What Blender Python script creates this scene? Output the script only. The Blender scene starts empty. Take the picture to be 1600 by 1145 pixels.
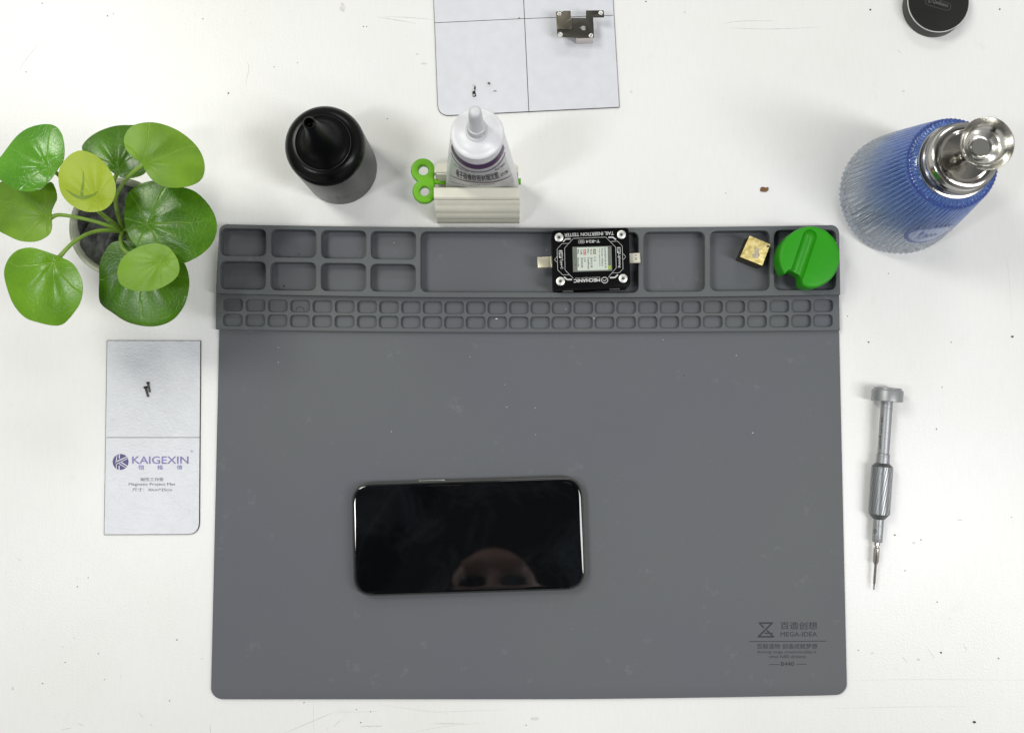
import bpy, bmesh, math, random
from mathutils import Vector, Matrix
S = 0.001                      # everything below is written in millimetres
C = bpy.context.scene.collection
scn = bpy.context.scene
PI = math.pi
random.seed(4)

# ------------------------------------------------------------ camera
F, H, NY = 1600.0, 715.0, 652.0
TH = math.atan((NY - 572.5) / F)
cam = bpy.data.cameras.new('camera'); cam.sensor_fit = 'HORIZONTAL'; cam.sensor_width = 36
cam.lens = F / 1600 * 36; cam.clip_start = 0.01; cam.clip_end = 20
camo = bpy.data.objects.new('camera', cam); C.objects.link(camo)
camo.location = (0, 0, H * S); camo.rotation_euler = (TH, 0, 0)
scn.camera = camo

# ------------------------------------------------------------ world + lamps
w = bpy.data.worlds.new('World'); scn.world = w; w.use_nodes = True
nt = w.node_tree; bg = nt.nodes['Background']
tc = nt.nodes.new('ShaderNodeTexCoord'); sep = nt.nodes.new('ShaderNodeSeparateXYZ')
nt.links.new(tc.outputs['Generated'], sep.inputs[0])
rmp = nt.nodes.new('ShaderNodeValToRGB')
rmp.color_ramp.elements[0].position = 0.0; rmp.color_ramp.elements[0].color = (.30, .30, .30, 1)
rmp.color_ramp.elements[1].position = 0.95; rmp.color_ramp.elements[1].color = (.045, .047, .05, 1)
e = rmp.color_ramp.elements.new(0.35); e.color = (.75, .74, .70, 1)
e = rmp.color_ramp.elements.new(0.78); e.color = (.42, .42, .42, 1)
nt.links.new(sep.outputs['Z'], rmp.inputs[0]); nt.links.new(rmp.outputs[0], bg.inputs[0])
bg.inputs[1].default_value = 0.82

def strip(name, loc, sx, sy, power, col, aim=(0, 0, 0)):
    l = bpy.data.lights.new(name, 'AREA'); l.shape = 'RECTANGLE'; l.size = sx * S; l.size_y = sy * S
    l.energy = power; l.color = col
    o = bpy.data.objects.new(name, l); C.objects.link(o); o.location = Vector(loc) * S
    d = (Vector(aim) - Vector(loc)); o.rotation_euler = d.to_track_quat('-Z', 'Y').to_euler()
    return o
strip('strip_lamp', (-850, 690, 1500), 330, 640, 10.2, (1.0, 1.0, 0.90))
strip('strip_lamp', (-770, -215, 1500), 130, 300, 4.6, (0.95, 0.96, 1.0))
strip('strip_lamp', (900, -260, 1450), 260, 1000, 11.6, (0.99, 0.99, 1.0))
strip('strip_lamp', (230, 1650, 1500), 620, 300, 4.6, (0.98, 0.99, 1.0))
scn.view_settings.view_transform = 'Standard'; scn.view_settings.look = 'None'
scn.view_settings.exposure = 0.09; scn.view_settings.gamma = 1

# ------------------------------------------------------------ measuring helpers
def at(u, v, z=0.0):
    """photo point -> world mm on the plane z"""
    a, b = (u - 800) / F, -(v - 572.5) / F
    y = b * math.cos(TH) + math.sin(TH); zz = b * math.sin(TH) - math.cos(TH)
    t = (z - H) / zz
    return Vector((a * t, y * t, z))
def crop(ox, oy, s):
    return lambda x, y, z=0.0: at(ox + x / s, oy + y / s, z)

# ------------------------------------------------------------ materials
def mat(name, col, rough=.5, metal=0., spec=.5, bump=0., bscale=400., var=0., vscale=60., coat=0., trans=0., ior=1.45, rvar=0., sss=0.):
    m = bpy.data.materials.new(name); m.use_nodes = True
    n = m.node_tree.nodes; L = m.node_tree.links; p = n['Principled BSDF']
    p.inputs['Base Color'].default_value = (*col, 1); p.inputs['Roughness'].default_value = rough
    p.inputs['Metallic'].default_value = metal; p.inputs['Specular IOR Level'].default_value = spec
    p.inputs['Coat Weight'].default_value = coat; p.inputs['Transmission Weight'].default_value = trans
    p.inputs['IOR'].default_value = ior
    if sss:
        p.inputs['Subsurface Weight'].default_value = sss; p.inputs['Subsurface Scale'].default_value = .003
    t = n.new('ShaderNodeTexCoord')
    if var or rvar:
        a = n.new('ShaderNodeTexNoise'); a.inputs['Scale'].default_value = vscale; a.inputs['Detail'].default_value = 6
        L.new(t.outputs['Object'], a.inputs['Vector'])
        if var:
            r = n.new('ShaderNodeMapRange'); r.inputs['From Min'].default_value = .3; r.inputs['From Max'].default_value = .7
            r.inputs['To Min'].default_value = 1 - var; r.inputs['To Max'].default_value = 1 + var
            L.new(a.outputs['Fac'], r.inputs['Value'])
            x = n.new('ShaderNodeVectorMath'); x.operation = 'SCALE'; x.inputs[0].default_value = col
            L.new(r.outputs[0], x.inputs['Scale']); L.new(x.outputs[0], p.inputs['Base Color'])
        if rvar:
            r = n.new('ShaderNodeMapRange'); r.inputs['From Min'].default_value = .3; r.inputs['From Max'].default_value = .7
            r.inputs['To Min'].default_value = max(.02, rough - rvar); r.inputs['To Max'].default_value = rough + rvar
            L.new(a.outputs['Fac'], r.inputs['Value']); L.new(r.outputs[0], p.inputs['Roughness'])
    if bump:
        a = n.new('ShaderNodeTexNoise'); a.inputs['Scale'].default_value = bscale; a.inputs['Detail'].default_value = 4
        L.new(t.outputs['Object'], a.inputs['Vector'])
        b = n.new('ShaderNodeBump'); b.inputs['Strength'].default_value = bump; b.inputs['Distance'].default_value = .0004
        L.new(a.outputs['Fac'], b.inputs['Height']); L.new(b.outputs[0], p.inputs['Normal'])
    return m
def lnk(m): return m.node_tree.nodes, m.node_tree.links, m.node_tree.nodes['Principled BSDF']

M = {}
# table: white laminate, faint grain, faint warm and grey stains
m = M['table'] = mat('table_laminate', (.80, .80, .79), .31, spec=.5, bump=.25, bscale=700)
n, L, p = lnk(m)
t = n.new('ShaderNodeTexCoord')
n1 = n.new('ShaderNodeTexNoise'); n1.inputs['Scale'].default_value = 5; n1.inputs['Detail'].default_value = 5
n2 = n.new('ShaderNodeTexNoise'); n2.inputs['Scale'].default_value = 28; n2.inputs['Detail'].default_value = 8; n2.inputs['Roughness'].default_value = .7
mp = n.new('ShaderNodeMapping'); mp.inputs['Scale'].default_value = (9, 1.1, 1)
n3 = n.new('ShaderNodeTexNoise'); n3.inputs['Scale'].default_value = 60; n3.inputs['Detail'].default_value = 3
n4 = n.new('ShaderNodeTexNoise'); n4.inputs['Scale'].default_value = 330; n4.inputs['Detail'].default_value = 3
for q in (n1, n2, n4): L.new(t.outputs['Object'], q.inputs['Vector'])
L.new(t.outputs['Object'], mp.inputs[0]); L.new(mp.outputs[0], n3.inputs['Vector'])
r1 = n.new('ShaderNodeValToRGB'); r1.color_ramp.elements[0].position = .35; r1.color_ramp.elements[0].color = (.785, .785, .76, 1)
r1.color_ramp.elements[1].position = .65; r1.color_ramp.elements[1].color = (.82, .82, .815, 1)
L.new(n1.outputs['Fac'], r1.inputs[0])
r2 = n.new('ShaderNodeMapRange'); r2.inputs['From Min'].default_value = .62; r2.inputs['From Max'].default_value = .85
r2.inputs['To Min'].default_value = 1; r2.inputs['To Max'].default_value = .88; L.new(n2.outputs['Fac'], r2.inputs[0])
r3 = n.new('ShaderNodeMapRange'); r3.inputs['From Min'].default_value = .3; r3.inputs['From Max'].default_value = .7
r3.inputs['To Min'].default_value = .985; r3.inputs['To Max'].default_value = 1.01; L.new(n3.outputs['Fac'], r3.inputs[0])
r4 = n.new('ShaderNodeMapRange'); r4.inputs['From Min'].default_value = .73; r4.inputs['From Max'].default_value = .80
r4.inputs['To Min'].default_value = 1; r4.inputs['To Max'].default_value = .72; L.new(n4.outputs['Fac'], r4.inputs[0])
a = n.new('ShaderNodeMath'); a.operation = 'MULTIPLY'; L.new(r2.outputs[0], a.inputs[0]); L.new(r3.outputs[0], a.inputs[1])
a2 = n.new('ShaderNodeMath'); a2.operation = 'MULTIPLY'; L.new(a.outputs[0], a2.inputs[0]); L.new(r4.outputs[0], a2.inputs[1])
x = n.new('ShaderNodeVectorMath'); x.operation = 'SCALE'; L.new(r1.outputs[0], x.inputs[0]); L.new(a2.outputs[0], x.inputs['Scale'])
L.new(x.outputs[0], p.inputs['Base Color'])
M['scratch'] = mat('table_scratch', (.50, .49, .47), .7, var=.3, vscale=300)
M['stain'] = mat('table_stain', (.66, .655, .62), .6, var=.1, vscale=400)
# silicone mat: grey rubber with dusty patches and pin-prick lint
def rubber(name, col):
    m = mat(name, col, .62, spec=.42, bump=.3, bscale=1500)
    n, L, p = lnk(m); t = n.new('ShaderNodeTexCoord')
    n1 = n.new('ShaderNodeTexNoise'); n1.inputs['Scale'].default_value = 7; n1.inputs['Detail'].default_value = 4
    n2 = n.new('ShaderNodeTexNoise'); n2.inputs['Scale'].default_value = 45; n2.inputs['Detail'].default_value = 9; n2.inputs['Roughness'].default_value = .75
    vo = n.new('ShaderNodeTexVoronoi'); vo.inputs['Scale'].default_value = 75
    for q in (n1, n2, vo): L.new(t.outputs['Object'], q.inputs['Vector'])
    r = n.new('ShaderNodeValToRGB'); r.color_ramp.elements[0].position = .3; r.color_ramp.elements[1].position = .7
    r.color_ramp.elements[0].color = (col[0]*.97, col[1]*.97, col[2]*1.03, 1); r.color_ramp.elements[1].color = (col[0]*1.03, col[1]*1.04, col[2]*.96, 1)
    L.new(n1.outputs['Fac'], r.inputs[0])
    d = n.new('ShaderNodeMapRange'); d.inputs['From Min'].default_value = .60; d.inputs['From Max'].default_value = .85
    d.inputs['To Min'].default_value = 0; d.inputs['To Max'].default_value = .28; L.new(n2.outputs['Fac'], d.inputs[0])
    mx = n.new('ShaderNodeMix'); mx.data_type = 'RGBA'; mx.inputs['B'].default_value = (.42, .43, .44, 1)
    L.new(d.outputs[0], mx.inputs['Factor']); L.new(r.outputs[0], mx.inputs['A'])
    lt = n.new('ShaderNodeMath'); lt.operation = 'LESS_THAN'; lt.inputs[1].default_value = .030; L.new(vo.outputs['Distance'], lt.inputs[0])
    sp = n.new('ShaderNodeSeparateColor'); L.new(vo.outputs['Color'], sp.inputs[0])
    gt = n.new('ShaderNodeMath'); gt.operation = 'GREATER_THAN'; gt.inputs[1].default_value = .86; L.new(sp.outputs[0], gt.inputs[0])
    mu = n.new('ShaderNodeMath'); mu.operation = 'MULTIPLY'; L.new(lt.outputs[0], mu.inputs[0]); L.new(gt.outputs[0], mu.inputs[1])
    m2 = n.new('ShaderNodeMix'); m2.data_type = 'RGBA'; m2.inputs['B'].default_value = (.4, .4, .39, 1)
    L.new(mu.outputs[0], m2.inputs['Factor']); L.new(mx.outputs['Result'], m2.inputs['A']); L.new(m2.outputs['Result'], p.inputs['Base Color'])
    return m
M['rubber'] = rubber('grey_silicone', (.113, .119, .133))
M['rubber_tray'] = rubber('grey_silicone_tray', (.106, .113, .121))
M['deboss'] = mat('debossed_silicone', (.042, .045, .056), .8)
# sheets
m = M['sheet'] = mat('glossy_white_sheet', (.66, .67, .71), .30, spec=.35, bump=.35, bscale=420, var=.03, vscale=120)
m = M['sheet_emboss'] = mat('embossed_white_film', (.64, .655, .69), .27, spec=.5, var=.03, vscale=90)
n, L, p = lnk(m); t = n.new('ShaderNodeTexCoord'); mp = n.new('ShaderNodeMapping'); mp.inputs['Scale'].default_value = (1, 1.9, 1)
a = n.new('ShaderNodeTexNoise'); a.inputs['Scale'].default_value = 430; a.inputs['Detail'].default_value = 3
b = n.new('ShaderNodeBump'); b.inputs['Strength'].default_value = .5; b.inputs['Distance'].default_value = .00035
L.new(t.outputs['Object'], mp.inputs[0]); L.new(mp.outputs[0], a.inputs['Vector']); L.new(a.outputs['Fac'], b.inputs['Height']); L.new(b.outputs[0], p.inputs['Normal'])
M['black_line'] = mat('black_print', (.03, .03, .035), .6)
M['sheet_edge'] = mat('black_magnet_core', (.025, .025, .028), .7, bump=.3)
M['indigo'] = mat('indigo_print', (.075, .06, .20), .4, var=.2, vscale=500)
M['lilac'] = mat('lilac_print', (.22, .19, .42), .4, var=.3, vscale=400)
M['grey_print'] = mat('grey_print', (.12, .12, .15), .5, var=.2, vscale=500)
M['black_plastic'] = mat('black_plastic', (.010, .010, .011), .36, spec=.45, bump=.1, bscale=1500)
M['black_metal'] = mat('black_anodised', (.020, .021, .019), .34, metal=.8, bump=.15, bscale=1800, var=.12, vscale=90)
M['black_nozzle'] = mat('black_soft_nozzle', (.0015, .0015, .002), .34, spec=.14)
M['dome_black'] = mat('dome_dark_reflection', (.0025, .0025, .0025), .24, spec=.2)  # same finish as the body; the dome's darker reflection is put into the colour
M['black_satin'] = mat('black_satin_lid', (.014, .0145, .013), .34, spec=.5, var=.2, vscale=40)
M['lid_side'] = mat('dark_grey_lid_side', (.055, .055, .052), .40, metal=.4)
M['print_dim'] = mat('dim_grey_print', (.10, .10, .10), .5)
M['bright_edge'] = mat('polished_bevel', (.75, .75, .74), .18, metal=1)
M['glass_screen'] = mat('black_glass', (.0015, .002, .0028), .04, spec=.72)
n, L, p = lnk(M['glass_screen']); t = n.new('ShaderNodeTexCoord')
a = n.new('ShaderNodeTexNoise'); a.inputs['Scale'].default_value = 22; a.inputs['Detail'].default_value = 9; a.inputs['Roughness'].default_value = .68; a.inputs['Distortion'].default_value = .8
L.new(t.outputs['Object'], a.inputs['Vector'])
r = n.new('ShaderNodeValToRGB'); r.color_ramp.elements[0].position = .48; r.color_ramp.elements[0].color = (.002, .0025, .0032, 1)
r.color_ramp.elements[1].position = .78; r.color_ramp.elements[1].color = (.009, .011, .013, 1)
L.new(a.outputs['Fac'], r.inputs[0]); L.new(r.outputs[0], p.inputs['Base Color'])
M['phone_frame'] = mat('brushed_titanium', (.30, .30, .27), .26, metal=1, bump=.08, bscale=2500)
M['phone_button'] = mat('bright_titanium', (.75, .75, .70), .25, metal=1)
M['gasket'] = mat('black_gasket', (.006, .006, .006), .5)
M['cream'] = mat('cream_plastic', (.72, .71, .60), .42, spec=.4, bump=.1, bscale=900, var=.03, vscale=150)
M['key_green'] = mat('lime_plastic', (.14, .42, .012), .38, spec=.4, sss=.1)
M['knob_green'] = mat('green_plastic', (.022, .29, .004), .40, spec=.34, bump=.15, bscale=1600, var=.05, vscale=90)
M['tube_white'] = mat('white_tube_plastic', (.74, .745, .77), .30, spec=.5, var=.03, vscale=200)
M['tube_cap'] = mat('frosted_cap_plastic', (.60, .61, .63), .34, spec=.5)
M['purple'] = mat('purple_print', (.065, .012, .085), .35)
M['tube_label'] = mat('silver_label', (.55, .56, .56), .32, spec=.5, bump=.6, bscale=220, var=.10, vscale=160)
M['tube_print'] = mat('dark_label_print', (.035, .03, .05), .5)
M['steel'] = mat('polished_steel', (.34, .325, .30), .08, metal=1, rvar=.05, vscale=200)
M['steel_dark'] = mat('brushed_steel', (.42, .41, .385), .16, metal=1, bump=.1, bscale=900)
M['steel_dish'] = mat('worn_steel_dish', (.62, .61, .57), .20, metal=1, rvar=.07, vscale=250, bump=.12, bscale=600)
M['sinter'] = mat('grey_filter_disc', (.13, .13, .12), .75, bump=.6, bscale=2500)
M['aluminium'] = mat('satin_aluminium', (.34, .35, .36), .42, metal=.6, bump=.1, bscale=2600)
M['aluminium_dark'] = mat('dark_aluminium', (.13, .135, .135), .40, metal=.7)
M['aluminium_grip'] = mat('knurled_aluminium', (.33, .345, .355), .38, metal=.75)
M['bit'] = mat('bit_steel', (.44, .42, .39), .24, metal=1)
M['ink'] = mat('black_ink', (.012, .012, .012), .5)
M['pot'] = mat('cream_pot', (.60, .61, .50), .45, spec=.4, bump=.1, bscale=500, var=.04, vscale=90)
M['soil'] = mat('black_foam_soil', (.085, .085, .086), .6, bump=1, bscale=300, var=.5, vscale=260)
M['stem'] = mat('green_stem', (.20, .34, .045), .42, var=.15, vscale=120, sss=.1)
M['gunmetal'] = mat('gunmetal_plate', (.17, .155, .12), .36, metal=.9, rvar=.05, vscale=120)
M['gunmetal_dark'] = mat('dark_gunmetal_plate', (.075, .072, .062), .38, metal=.85, var=.15, vscale=100)
M['plate_mark'] = mat('etched_mark', (.42, .42, .37), .4, metal=.6)
M['magnet'] = mat('nickel_block', (.66, .61, .57), .30, metal=.7, bump=.1)
M['screw'] = mat('screw_steel', (.74, .73, .69), .42, metal=.9)
M['screw_hole'] = mat('screw_socket', (.10, .10, .09), .5, metal=.5)
M['tester_black'] = mat('tester_black_plate', (.0035, .0035, .004), .30, spec=.12)
M['tester_body'] = mat('tester_black_body', (.006, .006, .007), .45, spec=.2)
M['white_print'] = mat('white_print', (.52, .53, .52), .5)
M['usb'] = mat('plug_metal', (.70, .66, .50), .33, metal=.75)
M['lightning'] = mat('plug_ceramic', (.72, .69, .58), .35, metal=.2)
M['crumb'] = mat('dark_crumb', (.030, .028, .025), .8, var=.3)
M['flake'] = mat('brown_flake', (.17, .085, .035), .7, var=.4, vscale=900)
M['lint'] = mat('white_lint', (.7, .7, .68), .8)
# brass
m = M['brass'] = mat('aged_brass', (.52, .40, .11), .48, metal=.75, bump=.7, bscale=500)
n, L, p = lnk(m); t = n.new('ShaderNodeTexCoord'); a = n.new('ShaderNodeTexNoise'); a.inputs['Scale'].default_value = 330; a.inputs['Detail'].default_value = 6
L.new(t.outputs['Object'], a.inputs['Vector']); r = n.new('ShaderNodeValToRGB')
r.color_ramp.elements[0].position = .3; r.color_ramp.elements[0].color = (.50, .39, .12, 1); r.color_ramp.elements[1].position = .62; r.color_ramp.elements[1].color = (.88, .74, .34, 1)
L.new(a.outputs['Fac'], r.inputs[0]); L.new(r.outputs[0], p.inputs['Base Color'])
M['brass_patch'] = mat('worn_silver_patch', (.52, .46, .33), .4, metal=.6, var=.3, vscale=900)
M['brass_dark'] = mat('dark_brass', (.085, .068, .030), .4, metal=.8, var=.3, vscale=300)
# bottle glass: coloured coat that runs out towards the foot
m = M['glass'] = mat('blue_fade_glass', (1, 1, 1), .02, trans=1, ior=1.47)
n, L, p = lnk(m); t = n.new('ShaderNodeTexCoord'); sp = n.new('ShaderNodeSeparateXYZ'); L.new(t.outputs['Object'], sp.inputs[0])
r = n.new('ShaderNodeMapRange'); r.inputs['From Min'].default_value = .006; r.inputs['From Max'].default_value = .088; L.new(sp.outputs['Z'], r.inputs[0])
cr = n.new('ShaderNodeValToRGB'); cr.color_ramp.elements[0].position = 0; cr.color_ramp.elements[0].color = (.965, .98, 1, 1)
cr.color_ramp.elements[1].position = 1; cr.color_ramp.elements[1].color = (.42, .56, .94, 1)
e = cr.color_ramp.elements.new(.30); e.color = (.88, .93, .99, 1)
e = cr.color_ramp.elements.new(.65); e.color = (.55, .68, .96, 1)
L.new(r.outputs[0], cr.inputs[0])
# dark refraction streaks, painted into the colour of the grooves between the ribs
def mm(op, a, b=None):
    q = n.new('ShaderNodeMath'); q.operation = op
    for i_, v_ in enumerate((a, b)):
        if v_ is None: continue
        if isinstance(v_, (int, float)): q.inputs[i_].default_value = v_
        else: L.new(v_, q.inputs[i_])
    return q.outputs[0]
gr = mm('ABSOLUTE', mm('COSINE', mm('MULTIPLY', mm('ARCTAN2', sp.outputs['Y'], sp.outputs['X']), 34)))
gm_ = n.new('ShaderNodeMapRange'); gm_.inputs['From Min'].default_value = .05; gm_.inputs['From Max'].default_value = .6; gm_.inputs['To Min'].default_value = .42; gm_.inputs['To Max'].default_value = 1.0; L.new(gr, gm_.inputs[0])
gs_ = n.new('ShaderNodeVectorMath'); gs_.operation = 'SCALE'; L.new(cr.outputs[0], gs_.inputs[0]); L.new(gm_.outputs[0], gs_.inputs['Scale']); L.new(gs_.outputs[0], p.inputs['Base Color'])
lac = n.new('ShaderNodeBsdfPrincipled'); lac.inputs['Base Color'].default_value = (.10, .23, .66, 1); lac.inputs['Roughness'].default_value = .07; lac.inputs['IOR'].default_value = 1.5
lm = n.new('ShaderNodeMapRange'); lm.inputs['From Min'].default_value = .03; lm.inputs['From Max'].default_value = .090; lm.inputs['To Min'].default_value = 0; lm.inputs['To Max'].default_value = .24; L.new(sp.outputs['Z'], lm.inputs[0])
ls_ = n.new('ShaderNodeVectorMath'); ls_.operation = 'SCALE'; ls_.inputs[0].default_value = (.12, .26, .70); L.new(gm_.outputs[0], ls_.inputs['Scale']); L.new(ls_.outputs[0], lac.inputs['Base Color'])
tp = n.new('ShaderNodeBsdfTransparent'); L.new(cr.outputs[0], tp.inputs[0]); g_ = n.new('ShaderNodeMixShader'); g_.inputs[0].default_value = .24; L.new(p.outputs[0], g_.inputs[1]); L.new(tp.outputs[0], g_.inputs[2])
lx = n.new('ShaderNodeMixShader'); L.new(lm.outputs[0], lx.inputs[0]); L.new(g_.outputs[0], lx.inputs[1]); L.new(lac.outputs[0], lx.inputs[2]); L.new(lx.outputs[0], n['Material Output'].inputs[0])
M['glass_blue'] = mat('deep_blue_glass', (.24, .36, .74), .05, trans=.9, ior=1.47)
M['badge_blue'] = mat('navy_badge_ink', (.03, .06, .25), .2)
M['glass_label'] = mat('pale_blue_glass_badge', (.36, .46, .66), .15, trans=.35, ior=1.47)
def emis(name, col, e=1.0):
    m = mat(name, (col[0]*.1, col[1]*.1, col[2]*.1), .2); q = m.node_tree.nodes['Principled BSDF']
    q.inputs['Emission Color'].default_value = (*col, 1); q.inputs['Emission Strength'].default_value = e; return m
M['lcd'] = emis('lit_display', (.55, .60, .53), .95)
M['lcd_bar'] = emis('display_grey_bar', (.16, .175, .15), 1)
M['lcd_text'] = emis('display_text', (.13, .14, .12), 1)
M['lcd_dark'] = emis('display_dark_text', (.03, .03, .03), 1)
M['lcd_red'] = emis('display_red_tag', (.42, .10, .08), 1)
M['lcd_olive'] = emis('display_olive_tag', (.16, .17, .04), 1)
M['lcd_green'] = emis('display_green_cell', (.28, .38, .08), 1)
M['lcd_white'] = emis('display_white_text', (.7, .66, .6), 1)

def leaf_mat(name, dark, light, vein, rough=.27, transl=.2):
    m = bpy.data.materials.new(name); m.use_nodes = True; n, L, p = lnk(m)
    p.inputs['Roughness'].default_value = rough; p.inputs['Specular IOR Level'].default_value = .5
    uv = n.new('ShaderNodeUVMap'); uv.uv_map = 'leaf'
    sp = n.new('ShaderNodeSeparateXYZ'); L.new(uv.outputs[0], sp.inputs[0])      # x = angle/pi from midrib, y = radius 0..1
    tc = n.new('ShaderNodeTexCoord')
    def M1(op, a, b=None, c=None):
        q = n.new('ShaderNodeMath'); q.operation = op
        for i, v in enumerate((a, b, c)):
            if v is None: continue
            if isinstance(v, (int, float)): q.inputs[i].default_value = v
            else: L.new(v, q.inputs[i])
        return q.outputs[0]
    wob = n.new('ShaderNodeTexNoise'); wob.inputs['Scale'].default_value = 90; wob.inputs['Detail'].default_value = 2; L.new(tc.outputs['Object'], wob.inputs['Vector'])
    ang = M1('ADD', sp.outputs['X'], M1('MULTIPLY', M1('SUBTRACT', wob.outputs['Fac'], .5), .07))
    ang = M1('ADD', ang, M1('MULTIPLY', M1('MULTIPLY', sp.outputs['X'], M1('SUBTRACT', 1, M1('ABSOLUTE', sp.outputs['X']))), M1('MULTIPLY', sp.outputs['Y'], -.35)))
    # main veins: every 0.29 of pi
    fr = M1('ABSOLUTE', M1('SUBTRACT', M1('FRACT', M1('ADD', M1('DIVIDE', ang, .30), .5)), .5))
    dist = M1('MULTIPLY', fr, M1('ADD', M1('MULTIPLY', sp.outputs['Y'], .9), .02))
    main = M1('SUBTRACT', 1, M1('MULTIPLY', dist, 62)); main = M1('MAXIMUM', main, 0)
    main = M1('MULTIPLY', main, M1('SUBTRACT', 1.05, sp.outputs['Y']))
    # fine net
    vo = n.new('ShaderNodeTexVoronoi'); vo.feature = 'DISTANCE_TO_EDGE'; vo.inputs['Scale'].default_value = 330; L.new(tc.outputs['Object'], vo.inputs['Vector'])
    vo2 = n.new('ShaderNodeTexVoronoi'); vo2.feature = 'DISTANCE_TO_EDGE'; vo2.inputs['Scale'].default_value = 900; L.new(tc.outputs['Object'], vo2.inputs['Vector'])
    f1 = M1('MAXIMUM', M1('SUBTRACT', 1, M1('MULTIPLY', vo.outputs['Distance'], 16)), 0)
    f2 = M1('MAXIMUM', M1('SUBTRACT', 1, M1('MULTIPLY', vo2.outputs['Distance'], 6)), 0)
    fine = M1('ADD', M1('MULTIPLY', f1, .16), M1('MULTIPLY', f2, .11))
    tot = M1('MINIMUM', M1('ADD', M1('MULTIPLY', main, .6), fine), 1)
    big = n.new('ShaderNodeTexNoise'); big.inputs['Scale'].default_value = 38; big.inputs['Detail'].default_value = 3; L.new(tc.outputs['Object'], big.inputs['Vector'])
    mr = n.new('ShaderNodeMapRange'); mr.inputs['From Min'].default_value = .35; mr.inputs['From Max'].default_value = .65; L.new(big.outputs['Fac'], mr.inputs[0])
    mx = n.new('ShaderNodeMix'); mx.data_type = 'RGBA'; mx.inputs['A'].default_value = (*dark, 1); mx.inputs['B'].default_value = (*light, 1); L.new(mr.outputs[0], mx.inputs['Factor'])
    mx2 = n.new('ShaderNodeMix'); mx2.data_type = 'RGBA'; mx2.inputs['B'].default_value = (*vein, 1); L.new(mx.outputs['Result'], mx2.inputs['A']); L.new(tot, mx2.inputs['Factor'])
    L.new(mx2.outputs['Result'], p.inputs['Base Color'])
    b = n.new('ShaderNodeBump'); b.inputs['Strength'].default_value = .5; b.inputs['Distance'].default_value = .0006; b.invert = True
    L.new(M1('ADD', main, M1('MULTIPLY', f1, .08)), b.inputs['Height']); L.new(b.outputs[0], p.inputs['Normal'])
    tr = n.new('ShaderNodeBsdfTranslucent'); L.new(mx2.outputs['Result'], tr.inputs[0])
    ms = n.new('ShaderNodeMixShader'); ms.inputs[0].default_value = transl
    out = n['Material Output']; L.new(p.outputs[0], ms.inputs[1]); L.new(tr.outputs[0], ms.inputs[2]); L.new(ms.outputs[0], out.inputs[0])
    return m
M['leaf_dark'] = leaf_mat('dark_leaf', (.042, .14, .004), (.09, .25, .005), (.22, .42, .04))
M['leaf_mid'] = leaf_mat('green_leaf', (.11, .28, .004), (.17, .39, .006), (.27, .50, .04))
M['leaf_top'] = leaf_mat('glossy_leaf', (.075, .28, .010), (.12, .38, .014), (.33, .58, .12), rough=.20)
M['leaf_olive'] = leaf_mat('olive_leaf', (.11, .25, .003), (.19, .38, .005), (.28, .46, .03), rough=.42)
M['leaf_lime'] = leaf_mat('lime_leaf', (.16, .33, .012), (.20, .39, .018), (.32, .50, .06), rough=.42)
M['leaf_yellow'] = leaf_mat('yellow_green_leaf', (.32, .44, .010), (.38, .50, .014), (.50, .60, .06), rough=.45)
M['leaf_mark'] = mat('leaf_dark_mark', (.15, .24, .012), .5)

# ------------------------------------------------------------ object helpers
def root(name, label, cat, loc, group=None):
    o = bpy.data.objects.new(name, None); C.objects.link(o); o.empty_display_size = .01
    o.location = Vector(loc) * S; o['label'] = label; o['category'] = cat; o['_o'] = list(loc)
    if group: o['group'] = group
    return o
def origin_of(parent):
    v = Vector((0, 0, 0)); q = parent
    while q is not None:
        v += q.location; q = q.parent
    return v
def obj(name, me, material, parent=None, loc=None, smooth=35, label=None):
    """me is a bmesh or mesh in world mm; the object's origin is the parent's (or loc)"""
    if isinstance(me, bmesh.types.BMesh):
        bm = me; me = bpy.data.meshes.new(name); bm.to_mesh(me); bm.free()
    me.name = name
    o = bpy.data.objects.new(name, me); C.objects.link(o)
    off = origin_of(parent) if parent else (Vector(loc) * S if loc is not None else Vector((0, 0, 0)))
    for v in me.vertices: v.co = v.co * S - off
    if parent: o.parent = parent
    else: o.location = off
    me.materials.clear(); me.materials.append(material)
    for p_ in me.polygons: p_.material_index = 0
    if smooth:
        for p_ in me.polygons: p_.use_smooth = True
        me.set_sharp_from_angle(angle=math.radians(smooth))
    if label: o['label'] = label
    me.update()
    return o
def tag(o, label, cat, group=None):
    o['label'] = label; o['category'] = cat
    if group: o['group'] = group
    return o
def smoothloop(pts, k=8):
    """closed Catmull-Rom through 2-D/3-D points"""
    out = []; n_ = len(pts); P = [Vector(q) for q in pts]
    for i in range(n_):
        a, b, c, d = P[i-1], P[i], P[(i+1) % n_], P[(i+2) % n_]
        for j in range(k):
            t = j / k
            out.append(.5*((2*b) + (c-a)*t + (2*a-5*b+4*c-d)*t*t + (3*b-a-3*c+d)*t**3))
    return out
def spline(pts, k=8):
    P = [Vector(q) for q in pts]; P = [2*P[0]-P[1]] + P + [2*P[-1]-P[-2]]; out = []
    for i in range(1, len(P)-2):
        a, b, c, d = P[i-1:i+3]
        for j in range(k):
            t = j/k; out.append(.5*((2*b) + (c-a)*t + (2*a-5*b+4*c-d)*t*t + (3*b-a-3*c+d)*t**3))
    out.append(P[-2]); return out
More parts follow.
